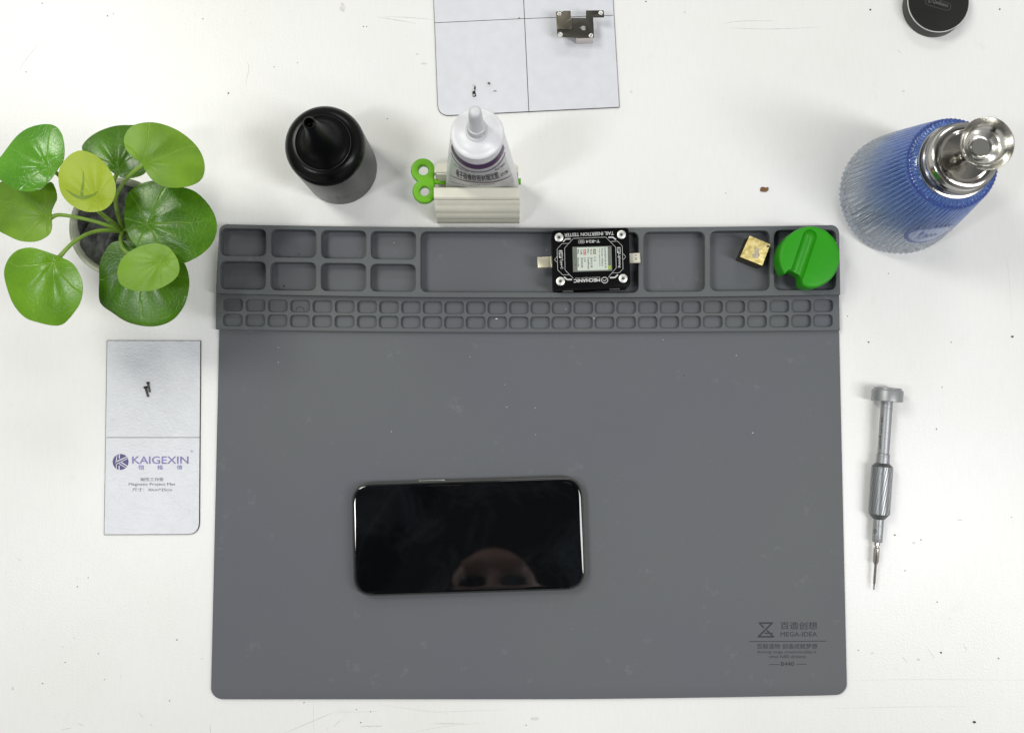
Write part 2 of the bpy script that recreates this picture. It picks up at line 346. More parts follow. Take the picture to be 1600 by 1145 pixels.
def roundpoly(pts, rads, k=6):
    """polygon with rounded corners (2-D)"""
    out = []; n_ = len(pts)
    if not hasattr(rads, '__len__'): rads = [rads]*n_
    for i in range(n_):
        p0 = Vector(pts[i-1][:2]); p1 = Vector(pts[i][:2]); p2 = Vector(pts[(i+1) % n_][:2]); r = rads[i]
        if r <= 0: out.append(p1); continue
        a = (p0-p1).normalized(); b = (p2-p1).normalized(); d = r
        s, e_ = p1+a*d, p1+b*d
        for j in range(k+1):
            t = j/k; out.append((1-t)**2*s + 2*t*(1-t)*p1 + t*t*e_)
    # a quadratic corner is a bit sharp: fine at this size
    return out
def dense(pts, step):
    out = []; n_ = len(pts)
    for i in range(n_):
        a, b = Vector(pts[i][:2]), Vector(pts[(i+1) % n_][:2]); q = max(1, int((b-a).length/step))
        for j in range(q): out.append(a.lerp(b, j/q))
    return out
def plate(outline, holes, z0, z1, bev=0., bres=2):
    """solid slab with holes: 2-D curve fill, extruded and bevelled -> mesh (mm, world)"""
    cu = bpy.data.curves.new('tmp', 'CURVE'); cu.dimensions = '2D'; cu.fill_mode = 'BOTH'
    K = .01
    for lp in [outline] + list(holes):
        sp_ = cu.splines.new('POLY'); sp_.points.add(len(lp)-1)
        for i, q in enumerate(lp): sp_.points[i].co = (q[0]*K, q[1]*K, 0, 1)
        sp_.use_cyclic_u = True
    cu.extrude = ((z1-z0)/2 - bev)*K; cu.bevel_depth = bev*K; cu.bevel_resolution = bres; cu.offset = -bev*K
    o = bpy.data.objects.new('tmp', cu); C.objects.link(o); bpy.context.view_layer.update()
    me = bpy.data.meshes.new_from_object(o.evaluated_get(bpy.context.evaluated_depsgraph_get()))
    bpy.data.objects.remove(o); bpy.data.curves.remove(cu)
    for v in me.vertices: v.co = Vector((v.co.x/K, v.co.y/K, v.co.z/K + (z0+z1)/2))
    bm = bmesh.new(); bm.from_mesh(me); bmesh.ops.remove_doubles(bm, verts=bm.verts, dist=.002); bm.to_mesh(me); bm.free()
    return me
def flat(outline, z, holes=()):
    """thin sheet at z (0.03 mm thick ink/film)"""
    return plate(outline, holes, z, z+.03)
def ribbon(pts, w_, z, closed=False):
    bm = bmesh.new(); n_ = len(pts); prev = None; first = None
    for i in range(n_):
        p_ = Vector(pts[i][:2])
        a = Vector(pts[(i-1) % n_ if closed else max(i-1, 0)][:2]); b = Vector(pts[(i+1) % n_ if closed else min(i+1, n_-1)][:2])
        d = (b-a); d = d.normalized() if d.length > 0 else Vector((1, 0)); nn = Vector((-d.y, d.x))
        ww = w_(i/(n_-1)) if callable(w_) else w_
        v = (bm.verts.new((*(p_+nn*ww/2), z)), bm.verts.new((*(p_-nn*ww/2), z)))
        if prev: bm.faces.new((prev[0], prev[1], v[1], v[0]))
        prev = v; first = first or v
    if closed: bm.faces.new((prev[0], prev[1], first[1], first[0]))
    bmesh.ops.recalc_face_normals(bm, faces=bm.faces)
    for f_ in bm.faces:
        if f_.normal.z < 0: f_.normal_flip()
    return bm
def join(*ms):
    bm = bmesh.new()
    for q in ms:
        if isinstance(q, bmesh.types.BMesh):
            t_ = bpy.data.meshes.new('t'); q.to_mesh(t_); q.free(); q = t_
        bm.from_mesh(q); bpy.data.meshes.remove(q)
    return bm
def frame_to(axis):
    """matrix rotating +Z to axis"""
    return Vector(axis).to_track_quat('Z', 'Y').to_matrix().to_4x4()
def lathe(prof, centre, seg=64, axis=(0, 0, 1), rf=None, cap=True):
    """prof: (r, h) list; rf(theta, h, r) -> r"""
    bm = bmesh.new(); R = frame_to(axis) if tuple(axis) != (0, 0, 1) else Matrix.Identity(4); c = Vector(centre); rings = []
    for (r_, h_) in prof:
        ring = []
        if r_ <= 1e-6: ring = [bm.verts.new(c + R @ Vector((0, 0, h_)))]
        else:
            for i in range(seg):
                th = 2*PI*i/seg; rr = rf(th, h_, r_) if rf else r_
                ring.append(bm.verts.new(c + R @ Vector((rr*math.cos(th), rr*math.sin(th), h_))))
        rings.append(ring)
    for a, b in zip(rings[:-1], rings[1:]):
        for i in range(seg):
            j = (i+1) % seg
            if len(a) == 1 and len(b) == 1: break
            if len(a) == 1: bm.faces.new((a[0], b[j], b[i]))
            elif len(b) == 1: bm.faces.new((a[i], a[j], b[0]))
            else: bm.faces.new((a[i], a[j], b[j], b[i]))
    if cap:
        for r_, rev in ((rings[0], True), (rings[-1], False)):
            if len(r_) > 2: bm.faces.new(list(reversed(r_)) if rev else r_)
    bmesh.ops.recalc_face_normals(bm, faces=bm.faces)
    return bm
def tube(pts, rad, seg=10, caps=True):
    bm = bmesh.new(); rings = []; n_ = len(pts)
    for i, p_ in enumerate(pts):
        d = (Vector(pts[min(i+1, n_-1)]) - Vector(pts[max(i-1, 0)])).normalized()
        up = Vector((0, 0, 1)) if abs(d.z) < .95 else Vector((0, 1, 0))
        x_ = d.cross(up).normalized(); y_ = x_.cross(d).normalized(); r_ = rad(i/(n_-1)) if callable(rad) else rad
        rings.append([bm.verts.new(Vector(p_) + x_*math.cos(2*PI*k/seg)*r_ + y_*math.sin(2*PI*k/seg)*r_) for k in range(seg)])
    for a, b in zip(rings[:-1], rings[1:]):
        for k in range(seg): bm.faces.new((a[k], a[(k+1) % seg], b[(k+1) % seg], b[k]))
    if caps: bm.faces.new(list(reversed(rings[0]))); bm.faces.new(rings[-1])
    bmesh.ops.recalc_face_normals(bm, faces=bm.faces)
    return bm
def circle(cx, cy, r, k=32): return [Vector((cx+r*math.cos(2*PI*i/k), cy+r*math.sin(2*PI*i/k))) for i in range(k)]

def text_mesh(s, bold=0., extrude=0.):
    """lettering; bold = stacked copies nudged sideways (font units), each a hair above the last (z in units of 1 = .01 mm later)"""
    cu = bpy.data.curves.new('tmp', 'FONT'); cu.body = s; cu.size = 1; cu.resolution_u = 3
    o = bpy.data.objects.new('tmp', cu); C.objects.link(o); bpy.context.view_layer.update()
    me = bpy.data.meshes.new_from_object(o.evaluated_get(bpy.context.evaluated_depsgraph_get()))
    bpy.data.objects.remove(o); bpy.data.curves.remove(cu)
    if bold > 0:
        bm = bmesh.new(); base = [v.co.copy() for v in me.vertices]
        for q, (dx, dy) in enumerate([(0, 0), (bold, 0), (-bold, 0), (0, bold), (0, -bold)]):
            for v, b_ in zip(me.vertices, base): v.co = Vector((b_.x+dx, b_.y+dy, q))
            bm.from_mesh(me)
        bm.to_mesh(me); bm.free()
    return me
def text_quad(s, tl, tr, bl, bold=0., z=None):
    """lettering stretched so its box fills the quad tl/tr/bl (world mm)"""
    me = text_mesh(s, bold); xs = [v.co.x for v in me.vertices]; ys = [v.co.y for v in me.vertices]
    x0, x1, y0, y1 = min(xs), max(xs), min(ys), max(ys); tl, tr, bl = Vector(tl), Vector(tr), Vector(bl)
    for v in me.vertices:
        a = (v.co.x-x0)/(x1-x0); b = (y1-v.co.y)/(y1-y0); v.co = tl + (tr-tl)*a + (bl-tl)*b + Vector((0, 0, .004*v.co.z))
    return me

# ============================================================ TABLE
bm = bmesh.new(); bmesh.ops.create_cube(bm, size=1)
for v in bm.verts: v.co = Vector((v.co.x*1500, v.co.y*1120 + 40, v.co.z*28 - 14))
bmesh.ops.bevel(bm, geom=list(bm.edges), offset=2, segments=2, affect='EDGES')
table = obj('table', bm, M['table']); table['kind'] = 'structure'
# scratches in the table top
scr = []
def sline(pp, wd=.28):
    q = spline([(*p_, 0) for p_ in pp], 6); w_ = [at(a.x, a.y, 0) for a in q]
    scr.append(ribbon(w_, lambda t, wd=wd: wd*(.35+.65*math.sin(PI*min(max(t, .04), .96))), .02))
for pp in [[(444, 1145), (475, 1132), (505, 1119), (523, 1112)], [(216, 1112), (221, 1117), (225, 1121)], [(328, 1131), (329, 1145)],
           [(1129, 38), (1150, 34), (1180, 33), (1208, 33)], [(1402, 78), (1405, 81), (1408, 84)], [(95, 1140), (112, 1136)], [(120, 1129), (132, 1134)],
           [(30, 110), (45, 88), (65, 65)], [(386, 97), (389, 105), (387, 118), (384, 132)], [(1410, 1025), (1417, 1035)], [(1450, 1013), (1460, 1028)],
           [(1505, 1005), (1511, 1017)], [(188, 1058), (190, 1054)], [(318, 1028), (313, 1029)], [(28, 872), (33, 876)], [(600, 26), (640, 28), (676, 31)], [(590, 27), (650, 37)],
           [(233, 1130), (239, 1134)], [(520, 1135), (535, 1122)], [(1140, 44), (1200, 46), (1280, 43)]]:
    sline(pp, .30)
for pp in [[(1330, 1062), (1450, 1061), (1600, 1062)], [(1300, 1106), (1400, 1104), (1510, 1103)], [(660, 1112), (740, 1110), (790, 1108)], [(1572, 400), (1577, 440), (1580, 500)],
           [(490, 1095), (490, 1145)], [(526, 1112), (590, 1111)], [(590, 1100), (650, 1108), (700, 1114)], [(640, 1145), (690, 1135), (760, 1128)]]:
    sline(pp, .14)
for i in range(26):
    u, v = random.uniform(5, 1595), random.choice([random.uniform(0, 160), random.uniform(860, 1140), random.uniform(400, 1140)])
    if 325 < u < 1330 and v > 340 and v < 1095: continue
    a = random.uniform(0, PI); l_ = random.uniform(2, 8)
    sline([(u, v), (u+math.cos(a)*l_*.5, v+math.sin(a)*l_*.5+.4), (u+math.cos(a)*l_, v+math.sin(a)*l_)], random.uniform(.08, .16))
obj('scratches', join(*scr), M['scratch'], table, smooth=0, label='fine dark scratches in the white top')
st = []
for (u, v, a, b) in [(535, 12, 5, 9), (512, 1138, 1.5, 1.2), (700, 1130, 30, 1.3), (580, 1134, 20, 1.6), (835, 1122, 8, 3), (1412, 143, 3, 2), (1070, 20, 3, 2), (98, 1010, 2.5, 1.2), (116, 996, 3, 1), (20, 1075, 2, 4),
                     (1363, 1020, 3, 1.5), (1435, 1030, 4, 2), (1428, 848, 3, 2), (1500, 812, 6, 1.2), (662, 100, 6, 2), (652, 85, 3, 2), (986, 144, 2, 2.5)]:
    lp = [at(u+a*math.cos(t)*random.uniform(.55, 1.1), v+b*math.sin(t)*random.uniform(.55, 1.1), 0) for t in [2*PI*i/14 for i in range(14)]]
    st.append(plate(lp, [], 0.01, .025))
obj('stains', join(*st), M['stain'], table, smooth=0, label='pale smudges on the white top')

# crumbs lying on the table
def blob(c, r, h, seed):
    rnd = random.Random(seed); bm = bmesh.new(); bmesh.ops.create_icosphere(bm, subdivisions=2, radius=1)
    k = [(rnd.uniform(-1, 1), rnd.uniform(-1, 1), rnd.uniform(-1, 1)) for _ in range(4)]
    for v in bm.verts:
        d = 1 + .22*sum(math.sin(3*v.co.dot(Vector(q))+q[0]*5) for q in k)/2
        v.co = Vector((c[0]+v.co.x*r*d, c[1]+v.co.y*r*d*rnd.uniform(.92, 1.0)*.8, c[2]+h*.5+v.co.z*h*.5))
    return bm
for i, (u, v, r) in enumerate([(168, 25.5, .5), (177, 22, .4), (357, 146, .55), (317, 30, .4), (605, 186, .4), (1009, 3, .5), (1360, 16, .7), (1562, 15, .6), (1134, 302, .35), (1357, 534.5, .6),
        (1486, 534.5, .4), (1581.5, 526, .9), (1463, 670, .5), (1388, 427.5, .4), (1398, 835.5, .55), (1439, 843, .45), (1341, 1015, .45), (1470, 1019, .7), (1521.5, 1127, 1.1), (1464, 940, .45), (1414, 891, .4),
        (121, 916, .45), (276.5, 999, .45), (102, 1034, .4), (66.5, 1067, .45), (265, 1094, .5), (163.5, 1061, .35), (563.5, 1128, .45), (557, 1108, .4), (579, 1111, .4), (475, 1097, .4), (822, 1132, .4), (41, 113, .45), (66, 6, .4),
        (1472, 605, .35), (1324, 494, .35), (568, 42, .4), (573, 42, .35), (428, 105, .35), (465, 98.5, .35), (1560, 1028, .5), (154, 1020.5, .4), (138, 902, .4), (1580, 808, .4)]):
    c_ = at(u, v, 0); o = obj('crumb', blob(c_, r, r*.7, i), M['crumb'], None, loc=c_)
    tag(o, 'tiny dark crumb of dirt lying loose on the white table', 'crumb', 'dirt crumbs on the table')
c_ = at(1194, 296, 0)
lp = [at(u, v, 0) for u, v in [(1187.5, 297), (1189, 293), (1193, 292.5), (1196, 293.5), (1200, 293), (1200.5, 297), (1197, 300), (1191, 300), (1188, 299)]]
o = obj('flake', plate(smoothloop([(*p_[:2], 0) for p_ in lp], 3), [], .02, .7, .15), M['flake'], None, loc=c_)
tag(o, 'small brown flake lying on the table left of the blue bottle', 'flake')

# ============================================================ SILICONE MAT
c_ = at(825, 720, 0)
matr = root('repair_mat', 'large grey silicone work mat with moulded parts trays along its top edge', 'work mat', c_)
ZB, ZS, ZL = 2.0, 5.0, 11.0
def W2(u, v, z): p_ = at(u, v, z); return (p_.x, p_.y)
def sag(u, l, m_, r):            # bowed line through left / middle / right values
    t = (u-830)/490.; return m_ + ((l-m_) if t < 0 else (r-m_))*t*t
def outline_px(top, bottom, left, right, z, r_tl=0, r_bot=0):
    """top/bottom functions of u; left/right (u at top, u at bottom)"""
    pts = []; N = 60
    def y_t(u): return top(u)
    for i in range(N+1):
        u = left[0] + (right[0]-left[0])*i/N; pts.append((u, top(u)))
    for i in range(N+1):
        u = right[1] + (left[1]-right[1])*i/N; pts.append((u, bottom(u)))
    # round the corners by pulling the ends in
    out = []
    def corner(c, d1, d2, r, k=8):
        s, e_ = (c[0]+d1[0]*r, c[1]+d1[1]*r), (c[0]+d2[0]*r, c[1]+d2[1]*r)
        ce = (s[0]+d2[0]*r, s[1]+d2[1]*r)
        res = []
        for j in range(k+1):
            t = PI/2*j/k; res.append((ce[0]-d2[0]*r*math.cos(t)-d1[0]*r*math.sin(t), ce[1]-d2[1]*r*math.cos(t)-d1[1]*r*math.sin(t)))
        return res
    tl, tr = (left[0], top(left[0])), (right[0], top(right[0])); br, blc = (right[1], bottom(right[1])), (left[1], bottom(left[1]))
    if r_tl: out += corner(tl, (0, 1), (1, 0), r_tl)
    else: out.append(tl)
    out += [q for q in pts[1:N] if tl[0]+r_tl < q[0] < tr[0]-r_tl]
    if r_tl: out += corner(tr, (-1, 0), (0, 1), r_tl)
    else: out.append(tr)
    if r_bot: out += corner(br, (0, -1), (-1, 0), r_bot)
    else: out.append(br)
    out += [q for q in pts[N+2:-1] if blc[0]+r_bot < q[0] < br[0]-r_bot]
    if r_bot: out += corner(blc, (1, 0), (0, -1), r_bot)
    else: out.append(blc)
    return [Vector(W2(u, v, z)) for u, v in out]
top_e = lambda u: sag(u, 350, 356, 351.3)
mid_e = lambda u: sag(u, 458.3, 465.2, 460.2)
low_e = lambda u: sag(u, 514.6, 519.2, 515.8)
bot_e = lambda u: 1092 if u < 850 else 1092 - 6.6*((u-850)/470)**1.5
sheet = plate(outline_px(lambda u: top_e(u)+3, bot_e, (346, 329.5), (1308, 1323.5), ZB, 10, 18), [], 0, ZB, .45)
obj('work_surface', sheet, M['rubber'], matr, smooth=30)
def hole(u0, v0, u1, v1, z, r, dv=0):
    """pocket outline (clockwise rounded rectangle), dv = how much lower the right side sits"""
    q = [W2(u0, v0, z), W2(u1, v0+dv, z), W2(u1, v1+dv, z), W2(u0, v1, z)]
    return roundpoly(q, r, 6)
big = []
for (u0, u1, a, b, c, d) in [(344.2, 415.3, 356.8, 399.8, 408, 452), (423, 494, 358.2, 401.8, 409.4, 453.4), (501.7, 572.2, 359.6, 403.4, 410.9, 454.4), (579.2, 649.8, 360.9, 404.6, 412.2, 455.3)]:
    big.append(hole(u0, a, u1, b, ZL, 4.6, .8)); big.append(hole(u0-.5, c, u1-.4, d, ZL, 4.6, .6))
big.append(hole(657, 361.6, 997.8, 456.2, ZL, 5, 1.2)); big.append(hole(1005.6, 362.4, 1101.4, 456, ZL, 5, -.6))
big.append(hole(1109.7, 360.9, 1202.7, 454.6, ZL, 5, -.6)); big.append(hole(1209.7, 359.6, 1306.3, 453.4, ZL, 5, -.6))
ol = outline_px(top_e, mid_e, (342, 336.8), (1311.5, 1313.3), ZL, 13, 0)
obj('large_tray', plate(ol, big, ZB-.3, ZL, .5, 3), M['rubber_tray'], matr, smooth=40)
xs = [348.6, 383.6, 418.5, 453.5, 488.3, 523.2, 558.2, 592.4, 626.9, 660.5, 694.4, 728.3, 762, 795.5, 829, 862.2, 896, 929.6, 963.3, 997, 1031, 1064.9, 1098.8, 1133.6, 1168, 1202.5, 1237, 1271]
small = []
for u in xs:
    w_ = 30.6; t1 = sag(u+15, 466.4, 471.5, 467.4); t2 = sag(u+15, 490, 494.6, 491)
    small.append(hole(u, t1, u+w_, t1+19.0, ZS, 3.0)); small.append(hole(u-.4, t2, u+w_-.4, t2+18.8, ZS, 3.0))
ol = outline_px(lambda u: mid_e(u)-1.5, low_e, (337.6, 336.8), (1311.5, 1312.3), ZS, 0, 0)
obj('small_tray', plate(ol, small, ZB-.3, ZS, .35, 2), M['rubber_tray'], matr, smooth=40)
# debossed print lower right (crop origin 1150,950 scale 7.633)
Z5 = crop(1150, 950, 7.633); zt = ZB+.015
def tq(f, s, x0, y0, x1, y1, z, bold=0., slant=0.):
    return text_quad(s, f(x0, y0, z), f(x1, y0+slant, z), f(x0, y1, z), bold)
lg = []
lg.append(tq(Z5, '百造创想', 530, 160, 968, 250, zt, .012)); lg.append(tq(Z5, 'MEGA-IDEA', 530, 280, 968, 335, zt, .012))
lg.append(tq(Z5, '百般造物 创造成就梦想', 250, 420, 970, 482, zt, .014)); lg.append(tq(Z5, 'Among mega creatures,idea is', 250, 500, 955, 545, zt, .008))
lg.append(tq(Z5, 'what fulfill dreams', 390, 553, 830, 592, zt, .008)); lg.append(tq(Z5, 'B440', 535, 635, 692, 685, zt, .02))
for a, b, wd in [((150, 387), (1062, 382), .55), ((390, 660), (512, 660), .45), ((715, 657), (830, 657), .45)]:
    lg.append(ribbon([Z5(*a), Z5(*b)], wd, zt))
for q_, pp in enumerate([[(325, 224), (268, 165)], [(264, 168), (432, 166)], [(426, 164), (254, 334)], [(250, 330), (446, 330)], [(442, 334), (360, 256)], [(330, 288), (428, 290)]]):
    lg.append(ribbon([Z5(*q) for q in pp], 1.15 if q_ < 5 else .9, zt + .004*(q_+1)))
obj('debossed_logo', join(*lg), M['deboss'], matr, smooth=0, label='debossed hourglass logo with Chinese and English lettering')
# lint
for i, (u, v, r, col) in enumerate([(1069, 587, .4, 'crumb'), (836, 637, .3, 'lint'), (792, 636, .3, 'lint'), (789, 601, .25, 'lint'), (1176, 676, .4, 'lint'), (837, 679, .25, 'lint'), (1036, 531, .3, 'lint'), (435, 543, .3, 'lint')]):
    c_ = at(u, v, ZB); o = obj('crumb' if col == 'crumb' else 'lint_speck', blob(c_, r, r*.7, 90+i), M[col], None, loc=c_)
    tag(o, 'tiny white lint speck on the grey mat' if col == 'lint' else 'tiny black crumb on the open grey surface of the mat', 'speck' if col == 'lint' else 'crumb', 'lint specks on the mat' if col == 'lint' else None)
for i, (u, v, r) in enumerate([(467, 397.5, .55), (443.5, 447, .7), (437.5, 397, .35)]):
    c_ = at(u, v, ZB); o = obj('crumb', blob(c_, r, r*.7, 70+i), M['crumb'], None, loc=c_)
    tag(o, ['black crumb in the upper pocket, second from the left', 'largest black crumb, in the lower pocket, second from the left', 'faint crumb by the left wall of the upper second pocket'][i], 'crumb')
c_ = at(776, 498, ZB); o = obj('metal_chip', blob(c_, .9, .9, 55), M['screw'], None, loc=c_); tag(o, 'small shiny metal chip in a small lower pocket', 'chip')
c_ = at(928, 497.5, ZS); o = obj('metal_chip', blob(c_, .45, .45, 56), M['lint'], None, loc=c_); tag(o, 'small white grain on the rib between small pockets', 'chip')
c_ = at(469, 484, ZB)
o = obj('wire_loop', tube([at(469+6*math.cos(t), 484.5-5*math.sin(t), ZB+.3) for t in [PI*i/12 for i in range(13)]], .14, 6), M['deboss'], None, loc=c_)
tag(o, 'thin dark wire loop in the fourth small pocket of the upper row', 'wire')

# ============================================================ PHONE
Z4 = crop(530, 720, 4.0); zt = ZB+8.2
c_ = at(732, 838, ZB)
ph = root('smartphone', 'black switched-off smartphone with titanium frame lying on the grey mat', 'smartphone', c_)
ang = math.radians(1.75); cx, cy = at(731.7, 837.8, zt).xy; hw, hh, cr_ = 79.6, 38.6, 14.5
def rr(hw, hh, r, k=14, n_=2.5):
    out = []
    for sx, sy, a0 in ((1, 1, 0), (-1, 1, PI/2), (-1, -1, PI), (1, -1, 1.5*PI)):
        for i in range(k+1):
            a = a0+PI/2*i/k; ca, sa = math.cos(a), math.sin(a)
            ex = math.copysign(abs(ca)**(2/n_), ca); ey = math.copysign(abs(sa)**(2/n_), sa)
            x_, y_ = sx*(hw-r)+r*ex, sy*(hh-r)+r*ey
            out.append(Vector((cx+x_*math.cos(ang)-y_*math.sin(ang), cy+x_*math.sin(ang)+y_*math.cos(ang))))
    return out
def PL(x_, y_): return Vector((cx+x_*math.cos(ang)-y_*math.sin(ang), cy+x_*math.sin(ang)+y_*math.cos(ang)))
obj('frame', plate(rr(hw, hh, cr_), [], ZB, zt-.1, 1.6, 5), M['phone_frame'], ph, smooth=50)
obj('gasket', plate(rr(hw-.75, hh-.75, cr_-.7), [], zt-.6, zt-.04), M['gasket'], ph, smooth=30)
bm = bmesh.new(); prev = None; first = None
for d_, z_ in [(1.0, -1.3), (1.0, -.55), (1.12, -.30), (1.35, -.10), (1.6, .03), (1.95, .15), (2.35, .24), (2.8, .30), (3.3, .335), (3.9, .35), (6, .35)]:
    rg = [bm.verts.new((*q, zt+z_)) for q in rr(hw-d_, hh-d_, cr_-d_*.9)]
    if prev:
        for i in range(len(rg)): bm.faces.new((prev[i-1], prev[i], rg[i], rg[i-1]))
    else: bm.faces.new(list(reversed(rg)))
    prev = rg
bm.faces.new(prev); bmesh.ops.recalc_face_normals(bm, faces=bm.faces)
obj('display_glass', bm, M['glass_screen'], ph, smooth=60)
sb = plate(roundpoly([PL(-33, hh-.35), PL(-15, hh-.35), PL(-15, hh+.45), PL(-33, hh+.45)], .35, 4), [], ZB+2.8, ZB+6, .2)
obj('side_button', sb, M['phone_button'], ph)
p_ = PL(-71.5, 3.2); obj('front_camera', lathe([(0, .30), (1.3, .30), (1.3, .38), (0, .38)], (p_.x, p_.y, zt), 24), mat('lens_dark', (.004, .004, .012), .05), ph)

# ============================================================ BLACK BOTTLE
c_ = at(532, 263, 0)
bb = root('dispenser_bottle', 'matt black bottle with a pointed nozzle standing behind the grey mat', 'bottle', c_)
body = [(0, 0), (25.0, 0), (25.9, .8), (26, 2), (26, 50), (26.1, 56)]
for i in range(1, 11):
    a = PI/2*i/10; body.append((17.8+8.3*math.cos(a), 58+9.5*math.sin(a)))
body += [(17.6, 67.0), (17.2, 66.4), (0, 66.4)]
obj('body', lathe(body[:6]+[(26.1, 57.9), (0, 57.9)], c_, 96), M['black_metal'], bb, smooth=50)
obj('dome', lathe([(0, 57.9), (26.1, 57.9)]+body[6:], c_, 96), M['dome_black'], bb, smooth=50)
noz = [(0, 66.5), (17.0, 66.5), (17.3, 67.2), (17.0, 67.7), (15.5, 68.4), (13.6, 70.2), (11.6, 73), (9.8, 77), (8.0, 83), (6.4, 91), (5.0, 100), (4.1, 108), (3.9, 111), (3.5, 111.6), (2.8, 111.4), (2.6, 110), (2.5, 104), (0, 103)]
obj('nozzle', lathe(noz, c_, 72), M['black_nozzle'], bb, smooth=50)
obj('bevel_ring', lathe([(17.45, 67.3), (17.75, 67.6), (17.95, 67.45), (17.7, 67.1)], c_, 96, cap=False), mat('dark_bevel', (.16, .16, .155), .25, metal=1), bb)
tm = text_mesh('C E ⌧')
xs_ = [v.co.x for v in tm.vertices]; x0 = (min(xs_)+max(xs_))/2
for v in tm.vertices:
    a = -PI/2 + math.radians(6) + (v.co.x-x0)*6.2/26.15; zz = 18 + v.co.y*6.4; v.co = Vector((c_.x+26.12*math.cos(a), c_.y+26.12*math.sin(a), zz))
obj('side_print', tm, M['print_dim'], bb, smooth=0)

# ============================================================ ROUND LID (top right)
c_ = at(1457, 12.5, 0)
lid = root('round_lid', 'round black lid with a thin shiny rim lying at the top edge', 'lid', c_)
obj('lid_body', lathe([(0, 0), (21.2, 0), (21.7, .5), (21.5, 9.6), (21.0, 10.3), (20.6, 10.3), (20.5, 10.1), (0, 10.1)], c_, 96), M['lid_side'], lid)
obj('rim', lathe([(20.9, 10.2), (21.25, 10.25), (21.5, 9.85), (21.55, 9.5), (21.1, 9.8)], c_, 96, cap=False), M['bright_edge'], lid)
obj('lid_top', lathe([(0, 10.0), (20.9, 10.0), (20.9, 10.36), (20.6, 10.42), (0, 10.42)], c_, 96), M['black_satin'], lid)
Z7 = crop(1440, 0, 26.67); z_ = 10.46
def emb(lp, w_=.3): return ribbon([Z7(x_, y_, z_) for x_, y_ in lp], w_, z_, True)
pm = [emb([(180, -180), (150, 60), (200, 200), (330, 240), (1010, 440), (1130, 430), (1210, 380), (1215, 230), (1150, 160), (850, 60), (400, -120), (260, -190)], .22)]
pm.append(text_quad('Qeekexn', Z7(480, -40, z_), Z7(1120, 170, z_), Z7(440, 150, z_), .02))
pm.append(ribbon([Z7(340+70*math.cos(t), 60+75*math.sin(t), z_) for t in [2*PI*i/20 for i in range(20)]], .25, z_, True)); pm.append(text_quad('k', Z7(310, 10, z_), Z7(375, 30, z_), Z7(295, 100, z_), .03))
obj('emblem', join(*pm), M['print_dim'], lid, smooth=0)

# ============================================================ TUBE SQUEEZER + TUBE
ZT = crop(630, 150, 5.45)
c_ = at(748, 335, 0)
sq = root('tube_squeezer', 'cream ribbed plastic tube squeezer with a green winding key', 'squeezer', c_)
xl, xr = at(684, 350, 0).x, at(811.5, 350, 0).x; y0 = at(748, 349.5, 0).y
def extr_x(prof, x0_, x1_, zrot=0.):
    """prof in (y,z) extruded along x"""
    bm = bmesh.new(); a = [bm.verts.new((x0_, y_, z_)) for y_, z_ in prof]; b = [bm.verts.new((x1_, y_, z_)) for y_, z_ in prof]; n_ = len(prof)
    for i in range(n_): bm.faces.new((a[i], a[(i+1) % n_], b[(i+1) % n_], b[i]))
    bm.faces.new(list(reversed(a))); bm.faces.new(b); bmesh.ops.recalc_face_normals(bm, faces=bm.faces)
    return bm
front = []
N = 44
for i in range(N+1):
    t = i/N; a = t*PI/2*.86
    yy = y0 + 15.5*(1-math.cos(a)) ; zz = 31*math.sin(a)/math.sin(PI/2*.86)
    rib = .65*abs(math.sin(t*PI*4)) if t < .97 else 0
    front.append((yy - rib*math.cos(a), zz + rib*math.sin(a)*.3))
lipy = front[-1][0]
front += [(lipy-1.8, 31.2), (lipy-2.3, 32.2), (lipy-2.2, 34.8), (lipy-1.2, 36), (lipy+4.6, 37.0), (lipy+5.4, 36.2), (lipy+5.6, 34), (lipy+5.6, 0)]
bmf = extr_x(front, xl, xr); obj('front_wall', bmf, M['cream'], sq, smooth=28)
yr = lipy+5.6
def bar(x0_, x1_, ya, yb, za, zb, b=.8):
    bm = bmesh.new(); bmesh.ops.create_cube(bm, size=1)
    for v in bm.verts: v.co = Vector(((x0_+x1_)/2+v.co.x*(x1_-x0_), (ya+yb)/2+v.co.y*(yb-ya), (za+zb)/2+v.co.z*(zb-za)))
    if b: bmesh.ops.bevel(bm, geom=list(bm.edges), offset=b, segments=3, affect='EDGES')
    return bm
obj('base_plate', bar(xl+.5, xr-.5, yr-.2, yr+11, 0, 3.5), M['cream'], sq)
obj('rear_wall', bar(xl+1.0, xr-1.0, yr+6.2, yr+13.5, 3, 47, 1.4), M['cream'], sq)
zc = 25; ck = [at(661.2, 267.4, zc), at(663.2, 300.3, zc)]; ro = [8.2, 8.0]
pts = []
dd = (ck[1]-ck[0]).xy.normalized()
def arc(c, r, a0, a1, k=22): return [Vector((c.x+r*math.cos(a0+(a1-a0)*i/k), c.y+r*math.sin(a0+(a1-a0)*i/k))) for i in range(k+1)]
b0 = math.radians(-50)
ol = arc(ck[0], ro[0], math.radians(-28), math.radians(236)) + arc(ck[1], ro[1], math.radians(124), math.radians(388))
kp = plate(ol, [circle(ck[0].x+.2, ck[0].y, 3.4), circle(ck[1].x+.2, ck[1].y, 3.2)], zc-3.2, zc+3.2, 1.3, 4)
kx = at(682, 284, zc)
obj('winding_key', kp, M['key_green'], sq, smooth=50)
obj('key_shaft', lathe([(0, 0), (1.9, 0), (1.9, 58), (2.2, 58), (2.2, 60.5), (0, 60.5)], (ck[0].x+6, kx.y, zc), 20, (1, 0, 0)), M['key_green'], sq)

